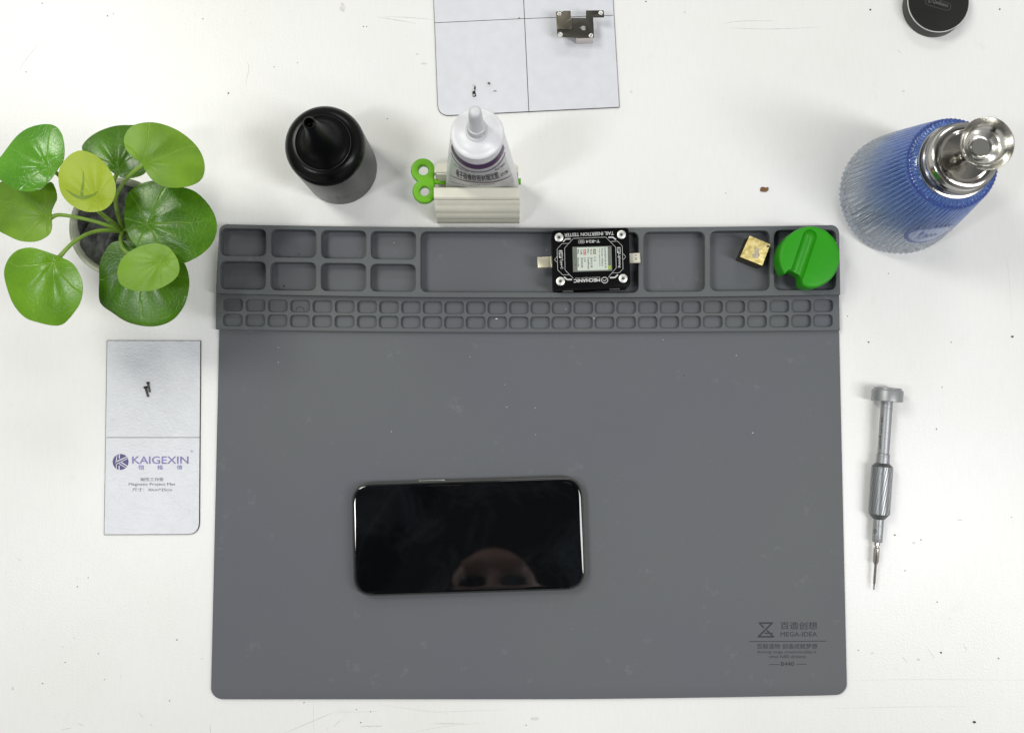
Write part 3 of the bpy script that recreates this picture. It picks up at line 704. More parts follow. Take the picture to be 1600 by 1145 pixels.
# the tube standing in the slot
tb = root('ointment_tube', 'white squeeze tube with purple stripe and frosted pointed cap standing in the cream squeezer', 'tube', (at(753, 292, 30).x, yr+3, 12))
bx = at(753, 292, 36).x; by, bz = yr+3.1, 12.0
tilt = math.radians(5.7); ax = Vector((-.004, math.sin(tilt), math.cos(tilt))).normalized(); up_ = ax; xd = Vector((1, 0, 0)); yd = up_.cross(xd).normalized()   # yd points to -? fixed below
if yd.y < 0: yd = -yd
BASE = Vector((bx, by, bz)); LT = 104.0; R0 = 15.6
def tsurf(th, l, off=0.):
    """th angle round the tube (0 = towards -y), l mm along it"""
    t = min(max(l/LT, 0), 1); e_ = t*t*(3-2*t); hwid = 25.4+(R0-25.4)*(t**1.35); thk = 1.6+(R0-1.6)*math.sin(t*PI/2)**1.1
    x_, y_ = (hwid+off)*math.sin(th), -(thk+off)*math.cos(th)
    return BASE + xd*x_ + yd*y_ + up_*l
bm = bmesh.new(); SEG = 64; rings = []
for i in range(31):
    l = LT*i/30; rings.append([bm.verts.new(tsurf(2*PI*k/SEG, l)) for k in range(SEG)])
for a, b in zip(rings[:-1], rings[1:]):
    for k in range(SEG): bm.faces.new((a[k], a[(k+1) % SEG], b[(k+1) % SEG], b[k]))
bm.faces.new(rings[0]); bmesh.ops.recalc_face_normals(bm, faces=bm.faces)
obj('tube_body', bm, M['tube_white'], tb, smooth=60)
TOP = BASE + up_*LT
obj('shoulder', lathe([(R0, -.2), (R0+.35, .2), (R0+.4, 1.4), (R0+.1, 2.2), (R0-1.2, 3.0), (R0-2.2, 3.1), (R0-2.6, 3.5), (9.5, 5.0), (6.9, 5.8), (6.9, 7.5), (0, 7.5)], TOP, 72, up_), M['tube_white'], tb, smooth=45)
def knurl(th, h, r): return r + (.18*(1 if math.sin(th*40) > 0 else -1) if 8.3 < h < 13.5 else 0)
obj('cap', lathe([(0, 6.6), (6.2, 6.6), (6.6, 7.0), (6.6, 8.0), (5.75, 8.2), (5.6, 8.4), (5.5, 13.4), (5.3, 13.8), (4.6, 14.2), (4.3, 16), (4.15, 24), (3.95, 31), (3.6, 34.5), (2.9, 35.8), (1.6, 36.4), (0, 36.5)], TOP, 160, up_, knurl), M['tube_cap'], tb, smooth=40)
def patch(th0, th1, l0, l1, off, k=30, kl=10):
    bm = bmesh.new(); g = []
    for j in range(kl+1):
        row = []
        for i in range(k+1):
            s = i/k; th = th0+(th1-th0)*s
            la = l0(s) if callable(l0) else l0; lb = l1(s) if callable(l1) else l1
            row.append(bm.verts.new(tsurf(th, la+(lb-la)*j/kl, off)))
        g.append(row)
    for j in range(kl):
        for i in range(k): bm.faces.new((g[j][i], g[j][i+1], g[j+1][i+1], g[j+1][i]))
    bmesh.ops.recalc_face_normals(bm, faces=bm.faces)
    for f_ in bm.faces: pass
    return bm
bow = lambda s: math.sin(PI*s)
obj('label_panel', patch(-1.15, 1.15, lambda s: 26, lambda s: 96-9*bow(s), .12), M['tube_label'], tb, smooth=60)
obj('purple_band', patch(-1.25, 1.25, lambda s: 95-8.5*bow(s), lambda s: 101.5-6*bow(s), .2), M['purple'], tb, smooth=60)
for q in (patch(-1.15, 1.15, lambda s: 46+1.2*math.sin(2*PI*s), lambda s: 46+5*bow(s)+1.2*math.sin(2*PI*s), .24), patch(-1.2, 1.2, lambda s: 88.5-9.5*bow(s), lambda s: 90.2-9.5*bow(s), .24)): obj('purple_stripe', q, M['purple'], tb, smooth=60)
def ttext(s, th0, th1, la, lb, bold):
    me = text_mesh(s, bold); X = [v.co.x for v in me.vertices]; Y = [v.co.y for v in me.vertices]
    for v in me.vertices:
        a = (v.co.x-min(X))/(max(X)-min(X)); b = (v.co.y-min(Y))/(max(Y)-min(Y)); v.co = tsurf(th0+(th1-th0)*a, la+(lb-la)*b, .3).copy()
    return me
def ttext_(s, th0, th1, la, lb, bold):
    me = text_mesh(s, bold); X = [v.co.x for v in me.vertices]; Y = [v.co.y for v in me.vertices]; x0, x1, y0_, y1 = min(X), max(X), min(Y), max(Y)
    for v in me.vertices: v.co = tsurf(th0+(th1-th0)*(v.co.x-x0)/(x1-x0), la+(lb-la)*(v.co.y-y0_)/(y1-y0_), .3+.006*v.co.z)
    return me
obj('label_print', join(ttext_('电子硅橡胶密封固定胶', -.80, .62, 54, 73, .012), ttext_('RTV 704', .68, 1.0, 55, 63, .01), ttext_('sealing adhesive', -.3, .4, 38, 43, .0), ttext_('net weight 45 g  keep dry', -.95, -.1, 30, 35, .0),
    ttext_('use in a ventilated place', -.95, -.35, 76, 80, .0), ttext_('fast repair', .55, 1.0, 74, 80, .0)), M['tube_print'], tb, smooth=0)

# ============================================================ SHEETS
Zm = crop(670, 0, 5.0); T = 1.1
c_ = at(822, 60, 0)
s1 = root('magnetic_sheet', 'bluish white ruled magnetic sheet at the top edge holding small metal parts', 'magnetic sheet', c_)
ol = roundpoly([Zm(-5, -700), Zm(1360, -760), Zm(1489, 843), Zm(66, 912)], [0, 0, .6, 8.5], 10)
ol = roundpoly([Zm(10, -700), Zm(1395, -760), Zm(1443, 60), Zm(1489, 843), Zm(73, 912), Zm(45, 180)], [0, 0, 0, .6, 8.5, 0], 10)
obj('magnet_core', plate(ol, [], 0, T-.15), M['sheet_edge'], s1, smooth=20)
cxy = Vector((sum(q[0] for q in ol)/len(ol), sum(q[1] for q in ol)/len(ol)))
def inset(ol, d):
    out = []; n_ = len(ol)
    for i in range(n_):
        a, b, c = Vector(ol[i-1]), Vector(ol[i]), Vector(ol[(i+1) % n_])
        t_ = (c-a).normalized(); nn = Vector((-t_.y, t_.x))
        if nn.dot(cxy_-b) < 0: nn = -nn
        out.append(b+nn*d)
    return out
cxy_ = cxy
obj('white_face', plate(inset(ol, .28), [], T-.15, T), M['sheet'], s1, smooth=20)
ln = [ribbon([Zm(735, -170, T), Zm(741, 0, T), Zm(782, 878, T)], .5, T+.02), ribbon([Zm(45, 181, T), Zm(700, 150, T), Zm(1440, 122, T)], .42, T+.024), ribbon([Zm(698, 150, T), Zm(706, 138, T), Zm(716, 152, T)], .5, T+.028)]
obj('ruled_lines', join(*ln), M['black_line'], s1, smooth=0)

Zs = crop(150, 520, 3.472)
c_ = at(240, 683, 0)
s2 = root('magnetic_sheet', 'silvery embossed magnetic mat sheet printed with a round logo, left of the grey mat', 'magnetic sheet', c_)
ol = roundpoly([Zs(62, 41), Zs(571, 42), Zs(563, 1092), Zs(46, 1094)], [.3, .3, 8.5, .3], 10)
cxy_ = c_.xy
obj('magnet_core', plate(ol, [], 0, T-.15), M['sheet_edge'], s2, smooth=20)
obj('white_face', plate(inset(ol, .35), [], T-.15, T), M['sheet_emboss'], s2, smooth=20)
obj('ruled_line', ribbon([Zs(56, 567, T), Zs(566, 567, T)], .38, T+.02), M['black_line'], s2, smooth=0)
Zk = crop(165, 695, 10.667); z_ = T+.02
cc = Zk(250, 282, z_); R_ = 5.55
lo = plate(circle(cc.x, cc.y, R_, 48), [], T, T+.02)
obj('logo_disc', lo, M['indigo'], s2, smooth=0)
def zl(pp, wd): return ribbon([Zk(x_, y_, T+.03) for x_, y_ in pp], wd, T+.03)
k_ = [zl([(180, 150), (180, 250), (165, 300)], .55), zl([(228, 142), (228, 225)], .75), zl([(225, 345), (225, 415)], .7), zl([(178, 330), (178, 400)], .55), zl([(160, 285), (375, 180)], .75), zl([(175, 322), (385, 215)], .5),
      zl([(250, 282), (375, 360)], .75), zl([(225, 312), (350, 390)], .5)]
bmk = join(*k_)
for v in bmk.verts:
    d = v.co.xy-cc.xy
    if d.length > R_*.99: v.co.x, v.co.y = cc.x+d.x/d.length*R_*.99, cc.y+d.y/d.length*R_*.99
obj('logo_strokes', bmk, M['sheet'], s2, smooth=0)
obj('brand_lettering', join(tq(Zk, 'KAIGEXIN', 440, 187, 1385, 316, z_, .02), tq(Zk, '恺', 545, 333, 642, 412, z_, .03), tq(Zk, '格', 860, 333, 960, 410, z_, .03), tq(Zk, '信', 1185, 331, 1282, 408, z_, .03),
    tq(Zk, '®', 1412, 85, 1460, 128, z_, 0)), M['lilac'], s2, smooth=0)
obj('small_lettering', join(tq(Zk, '磁性工作垫', 580, 543, 968, 602, z_, .012), tq(Zk, 'Magnetic Project Mat', 385, 628, 1160, 690, z_, .012), tq(Zk, '尺寸：30cm*25cm', 445, 713, 1108, 772, z_, .012)), M['grey_print'], s2, smooth=0)
def screw(a, b, r, lab, grp, m_, hr=1.7):
    a, b = Vector(a), Vector(b); d = b-a; l = d.length
    rt = root('screw', lab, 'screw', a.lerp(b, .5)-Vector((0, 0, r)), grp)
    obj('screw_head', lathe([(0, 0), (r*hr*.8, 0), (r*hr, .15), (r*hr, l*.18), (0, l*.18)], a, 16, d), M['black_plastic'], rt)
    obj('screw_thread', lathe([(0, l*.18), (r, l*.18), (r, l*.93), (r*.5, l), (0, l)], a, 12, d, lambda th, h, q: q*(1+.12*math.sin(th+h*9))), m_, rt)
screw(Zs(281, 266, T+.6), Zs(293, 322, T+.6), .62, 'longer dark screw higher on the embossed sheet, above and right of its pair', 'pair of screws on the embossed sheet', M['gunmetal_dark'])
screw(Zs(267, 290, T+.6), Zs(283, 347, T+.6), .72, 'dark screw lower on the embossed sheet, left of its pair', 'pair of screws on the embossed sheet', M['gunmetal_dark'])
# small parts on the top sheet
c_ = at(741, 142, T); cl = root('metal_clip', 'tiny black and silver three-lobed clip on the ruled white sheet', 'clip', c_)
bmc = plate(roundpoly([Zm(358, 675, T), Zm(367, 680, T), Zm(362, 715, T), Zm(371, 755, T), Zm(345, 760, T), Zm(340, 725, T), Zm(352, 700, T)], .4, 4), [], T, T+.6, .12)
obj('clip_body', bmc, M['black_plastic'], cl)
for x_, y_, r in [(355, 668, .75), (349, 708, .85), (354, 746, .7)]:
    p_ = Zm(x_, y_, T); obj('clip_rivet', lathe([(0, 0), (r, 0), (r, .7), (r*.8, .85), (0, .85)], p_, 18), M['screw'], cl)
for i, (x_, y_) in enumerate([(470, 656), (502, 711)]):
    p_ = Zm(x_, y_, T)
    rt = root('screw', ['tiny round-headed screw standing on the ruled sheet, upper of two', 'tiny pale screw lying on the ruled sheet, lower of two'][i], 'screw', p_, 'tiny screws on the ruled sheet')
    obj('screw_head', lathe([(0, 1.0), (.75, 1.0), (.85, 1.2), (.7, 1.5), (.3, 1.55), (.25, 1.3), (0, 1.3)] if i == 0 else [(0, .2), (.5, .3), (.55, .7), (0, .9)], p_, 16), M['gunmetal'] if i == 0 else M['screw'], rt)
    obj('screw_thread', lathe([(0, 0), (.35, 0), (.4, 1.0), (0, 1.0)], p_, 10) if i == 0 else tube([p_+Vector((0, 0, .45)), p_+Vector((2.4, -.3, .4))], .3, 8), M['bit'], rt)
c_ = at(955.8, 0, 0)
# bracket on its block
Zb = crop(850, 5, 14.545); zb = 10.4 + T
p1, p2, p3 = Zb(735, 812, zb), Zb(1135, 800, zb), Zb(1135, 800, zb)
blk = [p1.xy, p2.xy, (p2+Vector((0, 11.5, 0))).xy, (p1+Vector((0, 11.5, 0))).xy]
o = obj('magnet_block', plate(roundpoly(blk, .4, 3), [], T, zb-.15, .25), M['magnet'], None, loc=(p1+p2)/2*1.0-Vector((0, 0, zb-T)))
tag(o, 'small silver magnet block under the dark bracket plate on the ruled sheet', 'magnet')
br = root('bracket_plate', 'dark gunmetal shield bracket with four screw holes resting on a small block', 'bracket', Zb(700, 500, zb))
P = [(268, 203), (600, 203), (612, 345), (950, 345), (955, 176), (1355, 172), (1367, 335), (1115, 335), (1137, 797), (675, 797), (665, 785), (345, 782), (300, 735)]
hl = []
for x_, y_, r in [(350, 245, 1.0), (1290, 225, 1.1), (372, 722, 1.25), (1070, 742, 1.1)]:
    q = Zb(x_, y_, zb); hl.append(circle(q.x, q.y, r, 20))
obj('plate_body', plate(roundpoly([Zb(x_, y_, zb) for x_, y_ in P], [.3, .3, .2, .2, .3, .7, .5, .3, .3, .1, .1, .4, 1], 4), [hl[1], hl[2], hl[3]], zb, zb+.45, .12), M['gunmetal_dark'], br)
P = [(266, 215), (405, 215), (438, 180), (605, 180), (612, 345), (645, 352), (648, 545), (605, 606), (300, 606)]
obj('raised_plate', plate(roundpoly([Zb(x_, y_, zb+1) for x_, y_ in P], [.3, .2, .2, .3, .2, .3, .4, .8, .3], 4), [hl[0]], zb+.4, zb+1.3, .3), M['gunmetal'], br)
for x_, y_, r in [(350, 245, 1.0), (1290, 225, 1.1), (372, 722, 1.25), (1070, 742, 1.1)]:
    q = Zb(x_, y_, zb+(1.3 if y_ == 245 else .45)); obj('hole_ring', lathe([(r*.75, -.3), (r*.8, .12), (r*1.05, .22), (r*1.35, .12), (r*1.4, -.05)], q, 24, cap=False), M['screw'], br)
    obj('hole_pin', lathe([(0, -.6), (r*.5, -.6), (r*.42, .0), (0, .1)], q, 16), M['screw'], br)
ap = smoothloop([(*Zb(x_, y_, zb).xy, 0) for x_, y_ in [(850, 545), (868, 530), (905, 530), (938, 545), (946, 560), (925, 580), (946, 602), (932, 622), (900, 630), (868, 620), (848, 598), (842, 572)]], 4)
lf = smoothloop([(*Zb(x_, y_, zb).xy, 0) for x_, y_ in [(812, 575), (822, 560), (838, 558), (834, 572), (824, 580)]], 4)
obj('etched_mark', join(flat(ap, zb+.45), flat(lf, zb+.45)), M['plate_mark'], br, smooth=0)

# ============================================================ TESTER
Z6 = crop(820, 340, 8.0); zt = 19.5
c_ = at(923, 405, ZB)
te = root('cable_tester', 'small black electronic tester with lit display, lying in the long tray of the mat', 'tester', c_)
P = [(334, 162), (1300, 123), (1322, 862), (350, 900)]
top = roundpoly([Z6(x_, y_, zt) for x_, y_ in P], 3.0, 8)
lowr = roundpoly([Z6(x_, y_, zt) for x_, y_ in [(338, 168), (1296, 130), (1316, 868), (356, 908)]], 3.2, 8)
obj('case', plate(lowr, [], ZB, zt-2.6, .6, 3), M['tester_body'], te, smooth=40)
obj('spacer', plate(inset(lowr, 0) if False else roundpoly([Z6(x_, y_, zt) for x_, y_ in [(350, 180), (1286, 142), (1300, 850), (368, 888)]], 3, 8), [], zt-2.8, zt-1.5), M['gasket'], te)
obj('top_plate', plate(top, [], zt-1.6, zt, .3, 3), M['tester_black'], te, smooth=40)
for x_, y_ in [(427, 250), (1207, 215), (445, 797), (1228, 762)]:
    q = Z6(x_, y_, zt); s_ = obj('screw', lathe([(0, 0), (3.0, 0), (3.1, .3), (2.95, .7), (2.7, .85), (1.15, .9), (1.1, .4), (0, .4)], q, 32), M['screw'], te, smooth=30)
    obj('screw_socket', lathe([(0, .41), (1.05, .41), (1.05, .5), (.5, .55), (0, .5)], q, 6), M['screw_hole'], s_)
zs = zt+.02
def D(pp, w_=.28, cl=False): return ribbon([Z6(x_, y_, zs) for x_, y_ in pp], w_, zs, cl)
wl = [D([(605, 262), (1012, 245), (1135, 370), (1143, 628), (1045, 745)]), D([(605, 262), (497, 382), (503, 655), (605, 760)]), D([(545, 322), (462, 328), (403, 395), (412, 655), (475, 718), (560, 714)]), D([(1065, 300), (1160, 296), (1218, 355), (1228, 640), (1180, 690), (1085, 692)]),
      D([(404, 490), (370, 528), (408, 562)]), D([(1226, 452), (1262, 488), (1230, 528)]),
      D([(478, 305), (512, 268), (572, 266)], 1.0), D([(1045, 248), (1100, 246), (1140, 278)], 1.0), D([(490, 742), (528, 775), (590, 775)], 1.0), D([(1062, 752), (1128, 748), (1165, 712)], 1.0)]
# reading direction is turned half round: top-left of the words is at the lower right
def utext(s, x0_, y0_, x1_, y1_, bold=.01):
    """words read upside down between (x1,y1)=their top-left (lower right in the photo) and (x0,y0)"""
    sl = -.041*(x1_-x0_)
    return text_quad(s, Z6(x1_, y1_+sl/2, zs), Z6(x0_, y1_-sl/2, zs), Z6(x1_, y0_+sl/2, zs), bold)
wl += [utext('TAIL INSERTION TESTER', 493, 186, 1112, 230, .02), utext('T-824', 762, 280, 940, 316, .025), utext('MECHANIC', 610, 763, 942, 808, .045), utext('BASED ON TOP QUALITY TOOLS', 632, 745, 940, 757, .01)]
q = [Z6(x_, y_, zs) for x_, y_ in [(670, 284), (742, 281), (748, 320), (672, 323)]]; wl.append(ribbon(roundpoly(q, .6, 4), .2, zs, True)); wl.append(utext('SE', 684, 290, 736, 314, .02))
# mascot-free round emblem beside the maker's name: a gear ring
g = Z6(998, 782, zs); wl.append(ribbon([Vector((g.x+(2.35 if i % 2 else 1.95)*math.cos(2*PI*i/24), g.y+(2.1 if i % 2 else 1.8)*math.sin(2*PI*i/24))) for i in range(24)], .5, zs, True)); wl.append(ribbon([(g.x-1.2, g.y+.2), (g.x-.2, g.y-.5), (g.x+1.1, g.y+.4)], .45, zs))
# side words, read downwards
def vtext(s, x0_, y0_, x1_, y1_, bold=.01, z=None, f=None):
    f = f or Z6; z = zs if z is None else z
    return text_quad(s, f(x1_, y0_, z), f(x1_+(y1_-y0_)*.03, y1_, z), f(x0_, y0_, z), bold)
def vtextL(s, x0_, y0_, x1_, y1_, bold=.01, z=None): return vtext(s, x0_, y0_, x1_, y1_, bold, z)
q = plate(roundpoly([Z6(x_, y_, zs) for x_, y_ in [(424, 410), (470, 408), (474, 505), (428, 508)]], .6, 4), [], zt, zs)
wl.append(q); wl.append(vtext('Type-C', 436, 514, 476, 642, .02))
q = plate(roundpoly([Z6(x_, y_, zs) for x_, y_ in [(1150, 372), (1196, 370), (1200, 442), (1154, 446)]], .6, 4), [], zt, zs)
wl.append(q); wl.append(vtext('Lightning', 1160, 450, 1200, 626, .02))
obj('white_print', join(*wl), M['white_print'], te, smooth=0)
for q in (vtext('24P', 430, 418, 466, 500, .03, zs+.02), vtext('8P', 1156, 380, 1194, 438, .03, zs+.02)): obj('tag_print', q, M['tester_black'], te, smooth=0)
# display
def Zq(x_, y_): return Z6(x_, y_, zt)
def quad(pp, z0_, z1_): return plate([Zq(*q).xy for q in pp], [], z0_, z1_)
dsp = obj('display', quad([(595, 367), (1082, 355), (1092, 665), (604, 680)], zt, zt+.03), M['lcd_bar'], te, smooth=0)
z1 = zt+.05; obj('lit_area', quad([(652, 377), (1034, 366), (1042, 652), (660, 664)], zt+.03, z1), M['lcd'], dsp, smooth=0)
Zd = crop(890, 375, 20.0)
def dt(s, x0_, y0_, x1_, y1_, b=.01): return text_quad(s, Zd(x1_, y0_, z1+.02), Zd(x1_+(y1_-y0_)*.03, y1_, z1+.02), Zd(x0_, y0_, z1+.02), b)
obj('display_text', join(dt('当前固件版本号', 1075, 235, 1140, 880, .02), dt('Power Select', 985, 265, 1045, 820, .03), dt('Our replacement', 905, 280, 955, 820, .03), dt('电压', 640, 285, 700, 460, .02), dt('测试点值', 645, 540, 715, 870, .02),
    dt('引脚', 330, 300, 395, 455, .02), dt('5.0V', 440, 545, 505, 700, .02), dt('测试结果', 345, 545, 415, 870, .02), dt('0.0', 750, 525, 825, 670, .0)), M['lcd_text'], dsp, smooth=0)
obj('display_bold_text', join(dt('Pin', 240, 300, 290, 440, .03), dt('Result', 245, 560, 290, 845, .03), dt('Pin', 550, 285, 600, 425, .03), dt('TestPoint', 555, 535, 610, 915, .03), dt('▲', 1215, 230, 1260, 270, 0), dt('▼', 150, 755, 190, 785, 0)), M['lcd_dark'], dsp, smooth=0)
def dq(x0_, y0_, x1_, y1_, z0_): return plate([Zd(x_, y_, zt).xy for x_, y_ in [(x0_, y0_), (x1_, y0_-4), (x1_+4, y1_), (x0_+4, y1_+4)]], [], z0_, z0_+.015)
obj('red_tag', dq(430, 300, 510, 465, z1), M['lcd_red'], dsp, smooth=0); obj('olive_tag', dq(735, 285, 815, 445, z1), M['lcd_olive'], dsp, smooth=0); obj('green_cell', dq(1200, 800, 1300, 915, z1-.01), M['lcd_green'], dsp, smooth=0)
obj('tag_text', join(dt('B11', 450, 325, 490, 440, .03), dt('A12', 755, 310, 795, 425, .03)), M['lcd_white'], dsp, smooth=0)
for q in (dt('Detect', 125, 400, 175, 600, .02), dt('Detection mode', 1215, 330, 1270, 780, .02)): obj('bar_text', q, M['lcd_text'], dsp, smooth=0)
def plug(P, z0_, z1_, name, m_):
    return obj(name, plate(roundpoly([Z6(x_, y_, (z0_+z1_)/2) for x_, y_ in P], .35, 4), [], z0_, z1_, .5, 3), m_, te, smooth=50)
plug([(152, 497), (345, 490), (352, 628), (160, 636)], 11.2, 13.8, 'usb_plug', M['usb'])
plug([(315, 487), (345, 486), (352, 632), (322, 634)], 11.0, 14.1, 'plug_collar', M['usb'])
lp_ = plug([(1295, 449), (1440, 443), (1446, 567), (1300, 573)], 11.8, 13.4, 'lightning_plug', M['lightning'])
obj('plug_marking', vtext('I II', 1375, 465, 1400, 530, .03, 13.43), M['grey_print'], lp_, smooth=0)
for q in (bar(*sorted((Z6(470, 915, 10).x, Z6(600, 915, 10).x)), Z6(500, 905, 12).y-1.6, Z6(500, 905, 12).y+.8, 13.5, 14.1, .1), bar(*sorted((Z6(1050, 915, 10).x, Z6(1180, 915, 10).x)), Z6(1100, 880, 12).y-1.4, Z6(1100, 880, 12).y+.8, 13.5, 14.1, .1)): obj('port_slot', q, M['aluminium_dark'], te)

# ============================================================ BRASS CUBE
Zc = crop(1130, 340, 8.0); zt = ZB+15.4
cor = [Zc(*q, zt).xy for q in [(330, 225), (592, 335), (490, 603), (212, 492)]]
c_ = Vector((*((cor[0]+cor[2])/2), ZB)); cu = root('brass_cube', 'aged brass cube with a worn silver patch in a tray pocket', 'cube', c_)
obj('cube_body', plate(roundpoly(cor, .25, 3), [], ZB, zt-.5, .2, 2), M['brass_dark'], cu)  # sides in a darker brass than the top
obj('cube_top', plate(roundpoly(cor, .25, 3), [], zt-.5, zt, .2, 2), M['brass'], cu)
wp = smoothloop([(*Zc(x_, y_, zt).xy, 0) for x_, y_ in [(420, 375), (450, 395), (445, 440), (462, 470), (425, 510), (375, 500), (358, 465), (385, 440), (395, 400)]], 4)
obj('worn_patch', flat(wp, zt), M['brass_patch'], cu, smooth=0)
wp = [Zc(x_, y_, zt).xy for x_, y_ in [(545, 350), (580, 345), (575, 368), (545, 380)]]
obj('nick', flat(wp, zt), M['gunmetal'], cu, smooth=0)

# ============================================================ GREEN KNOB
zt = 28.5; zb0 = ZL+.1
P = [(822, 662), (775, 704), (735, 650), (708, 560), (706, 450), (740, 335), (812, 235), (900, 163), (1000, 119), (1100, 105), (1200, 120), (1300, 168), (1385, 248), (1440, 345), (1464, 450), (1457, 565), (1420, 672), (1358, 762), (1270, 830), (1165, 872), (1060, 874), (1000, 840), (985, 775), (975, 720), (935, 690), (880, 665)]
P = smoothloop([(*Zc(x_, y_, zt).xy, 0) for x_, y_ in P], 5)
c_ = at(1258, 408, zb0)
kb = root('green_knob', 'round bright green plastic disc with a finger groove and a notch, on the tray corner', 'plastic disc', c_)
me = plate(P, [], zb0, zt, 2.1, 6)
tmp = bpy.data.objects.new('tmpk', me); C.objects.link(tmp)
a, b = Zc(1082, 238, zt), Zc(896, 790, zt)
cb = bmesh.new(); R_ = 5.1; d = (b-a).normalized(); n_ = Vector((-d.y, d.x, 0)); rings = []; zc0 = zt+1.4
sts = [(-math.cos(t)*R_, math.sin(t)) for t in [PI/2*i/10 for i in range(1, 11)]] + [((b-a).length, 1.02)]
v0 = cb.verts.new(a + d*(-R_) + Vector((0, 0, zc0-zt)))
for s_, k in sts:
    rings.append([cb.verts.new(a + d*s_ + n_*R_*k*math.cos(2*PI*i/40)*.98 + Vector((0, 0, zc0-zt + R_*k*math.sin(2*PI*i/40)*1.05))) for i in range(40)])
for i in range(40): cb.faces.new((v0, rings[0][i], rings[0][(i+1) % 40]))
for r0, r1 in zip(rings[:-1], rings[1:]):
    for i in range(40): cb.faces.new((r0[i], r1[i], r1[(i+1) % 40], r0[(i+1) % 40]))
cb.faces.new(rings[-1]); bmesh.ops.recalc_face_normals(cb, faces=cb.faces)
cme = bpy.data.meshes.new('c'); cb.to_mesh(cme); cb.free(); cut = bpy.data.objects.new('tmpc', cme); C.objects.link(cut)
md = tmp.modifiers.new('b', 'BOOLEAN'); md.object = cut; md.operation = 'DIFFERENCE'; md.solver = 'EXACT'
md = tmp.modifiers.new('v', 'BEVEL'); md.width = .9; md.segments = 4; md.limit_method = 'ANGLE'; md.angle_limit = math.radians(38)
bpy.context.view_layer.update()
me2 = bpy.data.meshes.new_from_object(tmp.evaluated_get(bpy.context.evaluated_depsgraph_get()))
bpy.data.objects.remove(tmp); bpy.data.objects.remove(cut)
obj('disc_body', me2, M['knob_green'], kb, smooth=40)
dotp = [flat(circle(q.x, q.y, .28, 8), zt-6.2) for q in []]

# ============================================================ SCREWDRIVER
A, B = at(1387.3, 606, 10.4), at(1365.3, 921, 4.4)
axd = (B-A).normalized(); Ls = (B-A).length
sd = root('precision_screwdriver', 'silver aluminium precision screwdriver with knurled grip lying right of the grey mat', 'screwdriver', at(1376, 760, 0))
k = Ls/139.0
def prof(q): return [(r, h*k) for r, h in q]
obj('swivel_cap', lathe(prof([(0, 0), (8.9, 0), (9.2, .25), (9.3, 1.0), (10.2, 1.5), (10.4, 1.9), (10.4, 8.9), (10.1, 9.3), (0, 9.3)]), A, 72, axd), M['aluminium'], sd)
obj('cap_disc', lathe(prof([(0, -.15), (8.6, -.15), (8.9, .1), (9.1, .9), (0, .9)]), A, 48, axd), M['aluminium_dark'], sd)
obj('shaft', lathe(prof([(0, 9), (3.85, 9), (3.95, 9.6), (3.95, 13.4), (3.8, 13.5), (3.8, 13.8), (3.95, 13.9), (3.95, 44.9), (3.6, 45.2), (3.6, 45.6), (0, 45.6)]), A, 48, axd), M['aluminium'], sd)
obj('shaft_collar', lathe(prof([(0, 45.5), (4.35, 45.5), (4.45, 45.8), (4.45, 46.8), (4.3, 46.95), (4.3, 47.2), (4.45, 47.3), (4.45, 51.8), (0, 51.8)]), A, 48, axd), M['aluminium'], sd)
GS = -1
hs = [54.3+.55*i for i in range(60)]
def kn(th, h, r): return r + .26*(1 if math.sin(25*th + GS*h*.62) > -.1 else -1)
gp = [(0, 54.25)] + [(6.85, h) for h in hs] + [(0, hs[-1]+.05)]
obj('grip', lathe(prof(gp), A, 408, axd, lambda th, h, r: kn(th, h, r)), M['aluminium_grip'], sd, smooth=25)
gm = prof([(0, 51.7), (4.4, 51.7), (4.6, 51.9), (6.8, 54.0), (6.8, 54.4), (0, 54.4)]); gm2 = prof([(0, 86.6), (6.8, 86.6), (6.8, 86.9), (4.0, 90.2), (3.6, 90.4), (0, 90.4)])
for g_ in (gm, gm2): obj('grip_shoulder', lathe(g_, A, 48, axd), M['aluminium_dark'], sd)
obj('chuck', lathe(prof([(0, 90.3), (3.4, 90.3), (3.45, 90.6), (3.45, 94.2), (3.25, 94.3), (3.25, 94.7), (3.45, 94.8), (3.45, 101.6), (3.25, 101.7), (3.25, 102.1), (3.45, 102.2), (3.45, 105.6), (3.1, 106.2), (0, 106.2)]), A, 48, axd), M['aluminium'], sd)
obj('bit', lathe(prof([(0, 106), (1.9, 106), (2.0, 108.3), (1.3, 109), (1.35, 109.7), (2.05, 110.5), (2.05, 119.5), (1.1, 121.6), (.95, 122), (.9, 134.5), (.55, 135.2), (.5, 138.6), (.3, 139), (0, 139)]), A, 28, axd), M['bit'], sd)
# lettering wrapped on the shaft and the ring mark on the chuck
Rm = frame_to(axd)
def on_axis(r, a, h):        # a: 0 = upwards, + = towards -x side
    up = Vector((0, 0, 1)); up = (up-axd*up.dot(axd)).normalized(); side = axd.cross(up); side = side if side.x < 0 else -side
    return A + axd*(h*k) + (up*math.cos(a)+side*math.sin(a))*r
me = text_mesh('Mijing MU-901'); X = [v.co.x for v in me.vertices]; x0, x1 = min(X), max(X)
for v in me.vertices: v.co = on_axis(4.02, math.radians(58)-(v.co.y-.3)*.62, 42-(v.co.x-x0)/(x1-x0)*23)
obj('shaft_print', me, M['ink'], sd, smooth=0)
bm = bmesh.new(); prev = None; vs = []
for i in range(29):
    t = 2*PI*i/28; q = []
    for rr_ in (1.15, .72): q.append(bm.verts.new(on_axis(3.52, math.radians(52)+math.cos(t)*rr_/3.5, 98.6+math.sin(t)*rr_*1.25)))
    if prev: bm.faces.new((prev[0], prev[1], q[1], q[0]))
    prev = q
obj('chuck_mark', bm, M['ink'], sd, smooth=0)

